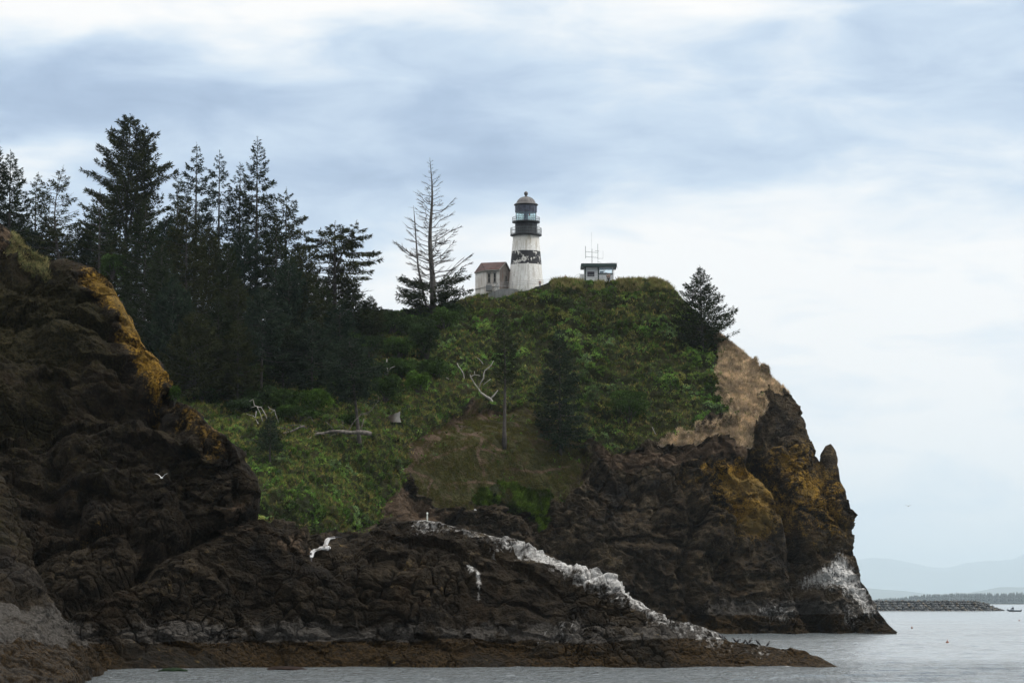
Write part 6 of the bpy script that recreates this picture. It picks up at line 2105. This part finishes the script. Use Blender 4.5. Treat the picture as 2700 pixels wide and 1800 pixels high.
small_gull('small white gull with raised wings crossing the dark cliff', 371, 1097, 170, 1.0, .55, rad(75), 1.0)
small_gull('tiny distant bird flying over the sea right of the headland', 2086, 1162, 330, .9, .35, rad(60), .35)
small_gull('tiny white bird low over the slipped ground behind the ridge', 1091, 1171, 380, .8, .4, rad(20), 1.0)

# cormorants
M_CORM = plain("black_feathers", (0.010, 0.010, 0.012), 0.45, 0.3, 8.0)
HEADS = [[(.06, 0, .33, .024, .026), (.09, 0, .37, .024, .024), (.13, 0, .375, .017, .016), (.19, 0, .37, .006, .006)],            # looking ahead
         [(.02, 0, .33, .026, .028), (-.02, 0, .355, .026, .024), (-.06, 0, .33, .018, .018), (-.10, 0, .28, .007, .007)],        # preening its back
         [(.10, 0, .30, .024, .026), (.15, 0, .27, .024, .022), (.155, 0, .21, .018, .016), (.13, 0, .16, .006, .006)]]           # preening its breast


def cormorant_mesh(h):
    m_ = MB()
    m_.add(*swept([(-.17, 0, .015, .03, .008), (-.10, 0, .06, .035, .02), (-.05, 0, .12, .065, .06), (0, 0, .19, .075, .07), (.03, 0, .25, .055, .055), (.05, 0, .29, .034, .036)] + HEADS[h], 10))
    for s in (-1, 1):
        m_.add(*swept([(-.03, s * .03, .11, .016, .016), (-.02, s * .035, .03, .012, .012), (.0, s * .035, -.01, .012, .012), (.05, s * .045, -.012, .022, .006)], 6))
    o = remeshed('cormorant', m_, .012, M_CORM)
    me = o.data
    bpy.data.objects.remove(o)
    return me


CM = [cormorant_mesh(h) for h in range(3)]
px_top, py_top = proj(gC2[kC - 40:kC + 12])
px_top = px_top[40]
for cx, cyv, h, yaw, lab in [(230, 355, 0, 150, 'black cormorant at the upper end of the perched flock, beside another and facing left'), (315, 360, 1, 10, 'black cormorant second in the perched flock, its head turned over its back'),
                             (462, 425, 1, 200, 'black cormorant third along the perched flock, hunched on the pale rock'), (702, 480, 2, 160, 'cormorant fourth along the perched flock, left one of a close preening pair'),
                             (770, 490, 2, 20, 'cormorant fifth along the perched flock, right one of a close preening pair'), (945, 565, 2, 5, 'bent round-backed cormorant left of the close trio on the spit'),
                             (1042, 597, 0, 170, 'small upright cormorant in the middle of the trio on the spit'), (1140, 597, 0, 30, 'broad cormorant with raised head at the right of the trio on the spit'),
                             (1362, 620, 2, 185, 'round-backed cormorant alone with its bill tucked to its breast'), (1525, 660, 1, 190, 'cormorant holding a wing out, next to last towards the tip of the spit'),
                             (1800, 735, 0, 20, 'last upright cormorant nearest the tip of the spit')]:
    px, py = (1880 + cx / 11.76) / 1.148, (1650 + cyv / 11.76) / 1.148
    jc = int(np.argmin(np.abs(px_top - px)))
    ib = int(np.argmin(py_top[:, jc]))
    o = bpy.data.objects.new('cormorant', CM[h])
    COL.objects.link(o)
    tp_ = gC2[kC - 40 + ib, jc]
    o.location = (tp_[0], tp_[1], tp_[2] + .01)
    o.rotation_euler = (0, 0, rad(yaw))
    o.scale = (1.45, 1.6, 1.25)
    tag(o, lab, 'cormorant', 'cormorants perched on the spit')
C4 = lambda x, y: ((2160 + x / 9.8) / 1.148, (1460 + y / 9.8) / 1.148)
for cx, cyv in [(365, 375), (235, 460), (345, 520), (395, 555), (435, 555), (488, 600), (352, 620), (568, 585), (628, 600), (742, 670), (838, 735), (945, 825), (1000, 885), (1042, 865), (1012, 795), (1010, 425), (1030, 470), (68, 395)]:
    px, py = C4(cx, cyv)
    g = ground(px, py, 447.0)
    if g.y > 470:
        g = Vector(P(px - 3, py + 3, 449.5))
    o = bpy.data.objects.new('cormorant', CM[cx % 2 * 1])
    COL.objects.link(o)
    o.location = g + Vector((0, -.12, .0))
    o.rotation_euler = (0, 0, rad(cx * 7 % 360))
    o.scale = (1.25, 1.25, 1.25)
    tag(o, 'black cormorant resting on the white-stained flank of the headland', 'cormorant', 'cormorants on the white-stained cliff')

# ------------------------------------------------------------------ people on the hilltop
M_SKIN = plain("skin", (0.42, 0.27, 0.20), 0.6, 0.1)


def skin_obj(name, verts, edges, radii, mat, parent=None, sub=1):
    me = bpy.data.meshes.new(name)
    me.from_pydata(verts, edges, [])
    o = bpy.data.objects.new(name, me)
    COL.objects.link(o)
    md = o.modifiers.new('skin', 'SKIN')
    md.use_smooth_shade = True
    sv = me.skin_vertices[0].data if me.skin_vertices else None
    if sv is None:
        bpy.context.view_layer.objects.active = o
        me.attributes.new('skin', 'FLOAT', 'POINT')
    for i, r in enumerate(radii):
        me.skin_vertices[0].data[i].radius = r if hasattr(r, '__len__') else (r, r)
    me.skin_vertices[0].data[0].use_root = True
    s = o.modifiers.new('sub', 'SUBSURF')
    s.levels = s.render_levels = sub
    dg = bpy.context.evaluated_depsgraph_get()
    m2 = bpy.data.meshes.new_from_object(o.evaluated_get(dg))
    o.modifiers.clear()
    o.data = m2
    bpy.data.meshes.remove(me)
    m2.materials.clear()
    m2.materials.append(mat)
    if parent is not None:
        o.parent = parent
    return o


def person(label, px, py, Y, H, yaw, top, legs, hair, arms=0.35, foot=True):
    """py is the top of the head"""
    p = P(px, py, Y)
    k = H / 1.75
    V = [(0, 0, .95), (0, 0, 1.18), (0, 0, 1.40), (0, -.01, 1.50), (0, -.02, 1.57), (0, -.02, 1.66), (0, -.01, 1.735), (0, -.125, 1.63)]
    R = [(.145, .10), (.125, .095), (.16, .10), .052, (.062, .078), (.075, .095), (.045, .05), .014]
    E = [(0, 1), (1, 2), (2, 3), (3, 4), (4, 5), (5, 6), (5, 7)]
    arm_ids, leg_ids = [], []
    for s in (-1, 1):
        b = len(V)
        V += [(s * .19, 0, 1.40), (s * .24, .02, 1.12), (s * .20, -.22 * arms * 2, .98 + arms * .5), (s * .19, -.22 * arms * 2 - .07, .97 + arms * .55)]
        R += [.058, .044, .033, (.040, .018)]
        E += [(2, b), (b, b + 1), (b + 1, b + 2), (b + 2, b + 3)]
        h = V[b + 3]
        for q in range(4):                     # four fingers and a thumb, each a short bent chain
            f0 = len(V)
            x = h[0] + (q - 1.5) * .020
            l = (.070, .080, .075, .058)[q]
            V += [(x, h[1] - .045, h[2]), (x, h[1] - .045 - l * .6, h[2] - .012), (x, h[1] - .045 - l, h[2] - .035)]
            R += [.010, .009, .007]
            E += [(b + 3, f0), (f0, f0 + 1), (f0 + 1, f0 + 2)]
        f0 = len(V)
        V += [(h[0] - s * .045, h[1] - .02, h[2]), (h[0] - s * .055, h[1] - .06, h[2] - .01)]
        R += [.011, .008]
        E += [(b + 3, f0), (f0, f0 + 1)]
        l0 = len(V)
        V += [(s * .10, 0, .88), (s * .11, -.02, .48), (s * .11, .03, .09), (s * .12, -.14, .035)]
        R += [.085, .058, .040, (.042, .03)]
        E += [(0, l0), (l0, l0 + 1), (l0 + 1, l0 + 2), (l0 + 2, l0 + 3)]
        arm_ids.append(b)
        leg_ids.append(l0)
    V = [tuple(c * k for c in v) for v in V]
    R = [tuple(c * k for c in r) if hasattr(r, '__len__') else r * k for r in R]
    body = skin_obj('person', V, E, R, M_SKIN)
    body.location = (p[0], p[1], p[2] - 1.77 * k)
    body.rotation_euler = (0, 0, yaw)
    jv = [V[0], V[1], V[2]]
    jr = [(R[0][0] * 1.12, R[0][1] * 1.15), (R[1][0] * 1.15, R[1][1] * 1.2), (R[2][0] * 1.08, R[2][1] * 1.15)]
    je = [(0, 1), (1, 2)]
    for b in arm_ids:
        o = len(jv)
        jv += [V[b], V[b + 1], V[b + 2]]
        jr += [R[b] * 1.25, R[b + 1] * 1.3, R[b + 2] * 1.35]
        je += [(2, o), (o, o + 1), (o + 1, o + 2)]
    skin_obj('jacket', jv, je, jr, top, body)
    tv, tr_, te = [V[0]], [(R[0][0] * 1.06, R[0][1] * 1.1)], []
    for l0 in leg_ids:
        o = len(tv)
        tv += [V[l0], V[l0 + 1], V[l0 + 2]]
        tr_ += [R[l0] * 1.1, R[l0 + 1] * 1.2, R[l0 + 2] * 1.35]
        te += [(0, o), (o, o + 1), (o + 1, o + 2)]
    skin_obj('trousers', tv, te, tr_, legs, body)
    skin_obj('hair', [(0, .045 * k, 1.56 * k), (0, .05 * k, 1.65 * k), (0, .01 * k, 1.74 * k)], [(0, 1), (1, 2)], [.06 * k, .082 * k, .062 * k], hair, body)
    return tag(body, label, 'person')


M_BLUE = plain("denim", (0.030, 0.045, 0.11), 0.8, 0.2)
M_PURPLE = plain("plum_jacket", (0.13, 0.045, 0.11), 0.7, 0.2)
M_BLACKC = plain("black_cloth", (0.014, 0.014, 0.017), 0.8, 0.2)
M_GREYC = plain("grey_cloth", (0.10, 0.10, 0.11), 0.8, 0.2)
M_HAIRR = plain("auburn_hair", (0.14, 0.045, 0.03), 0.6, 0.2)
M_HAIRD = plain("dark_hair", (0.018, 0.013, 0.011), 0.6, 0.2)
person('person in a plum jacket and blue jeans standing on the path by the railing', *C6(215, 341), 484.2, 1.52, rad(20), M_PURPLE, M_BLUE, M_HAIRR)
person('person behind the grass crest of whom little more than a dark head shows', *C6(668, 282), 488.5, 1.6, rad(200), M_BLACKC, M_BLACKC, M_HAIRD, .1)
person('person in grey standing behind the tall grass between lighthouse and watch station', *C6(820, 212), 488.0, 1.7, rad(170), M_GREYC, M_BLUE, M_HAIRD, .1)
person('person in black leaning at the watch station railing, the left one of two', *C6(1828, 196), 485.8, 1.6, rad(10), M_BLACKC, M_BLACKC, M_HAIRD, .5)
person('person in dark clothes beside the railing corner post, the right one of two', *C6(1868, 188), 485.6, 1.66, rad(-15), M_GREYC, M_BLACKC, M_HAIRR, .45)
# ------------------------------------------------------------------ the air: one even box of haze round everything
hz = MB()
hz.box((0, 51500, 948), (64000, 105000, 1906))
m_hz = bpy.data.materials.new("haze")
m_hz.use_nodes = True
th = NT(m_hz.node_tree)
pv = th.n('ShaderNodeVolumePrincipled')
pv.inputs['Color'].default_value = (0.80, 0.92, 1.0, 1.0)
pv.inputs['Density'].default_value = 0.000027
pv.inputs['Anisotropy'].default_value = 0.65
th.n('ShaderNodeOutputMaterial', Volume=pv.outputs[0])
tag(hz.build("haze", m_hz), "pale blue sea haze over the whole bay", "haze", kind="stuff")
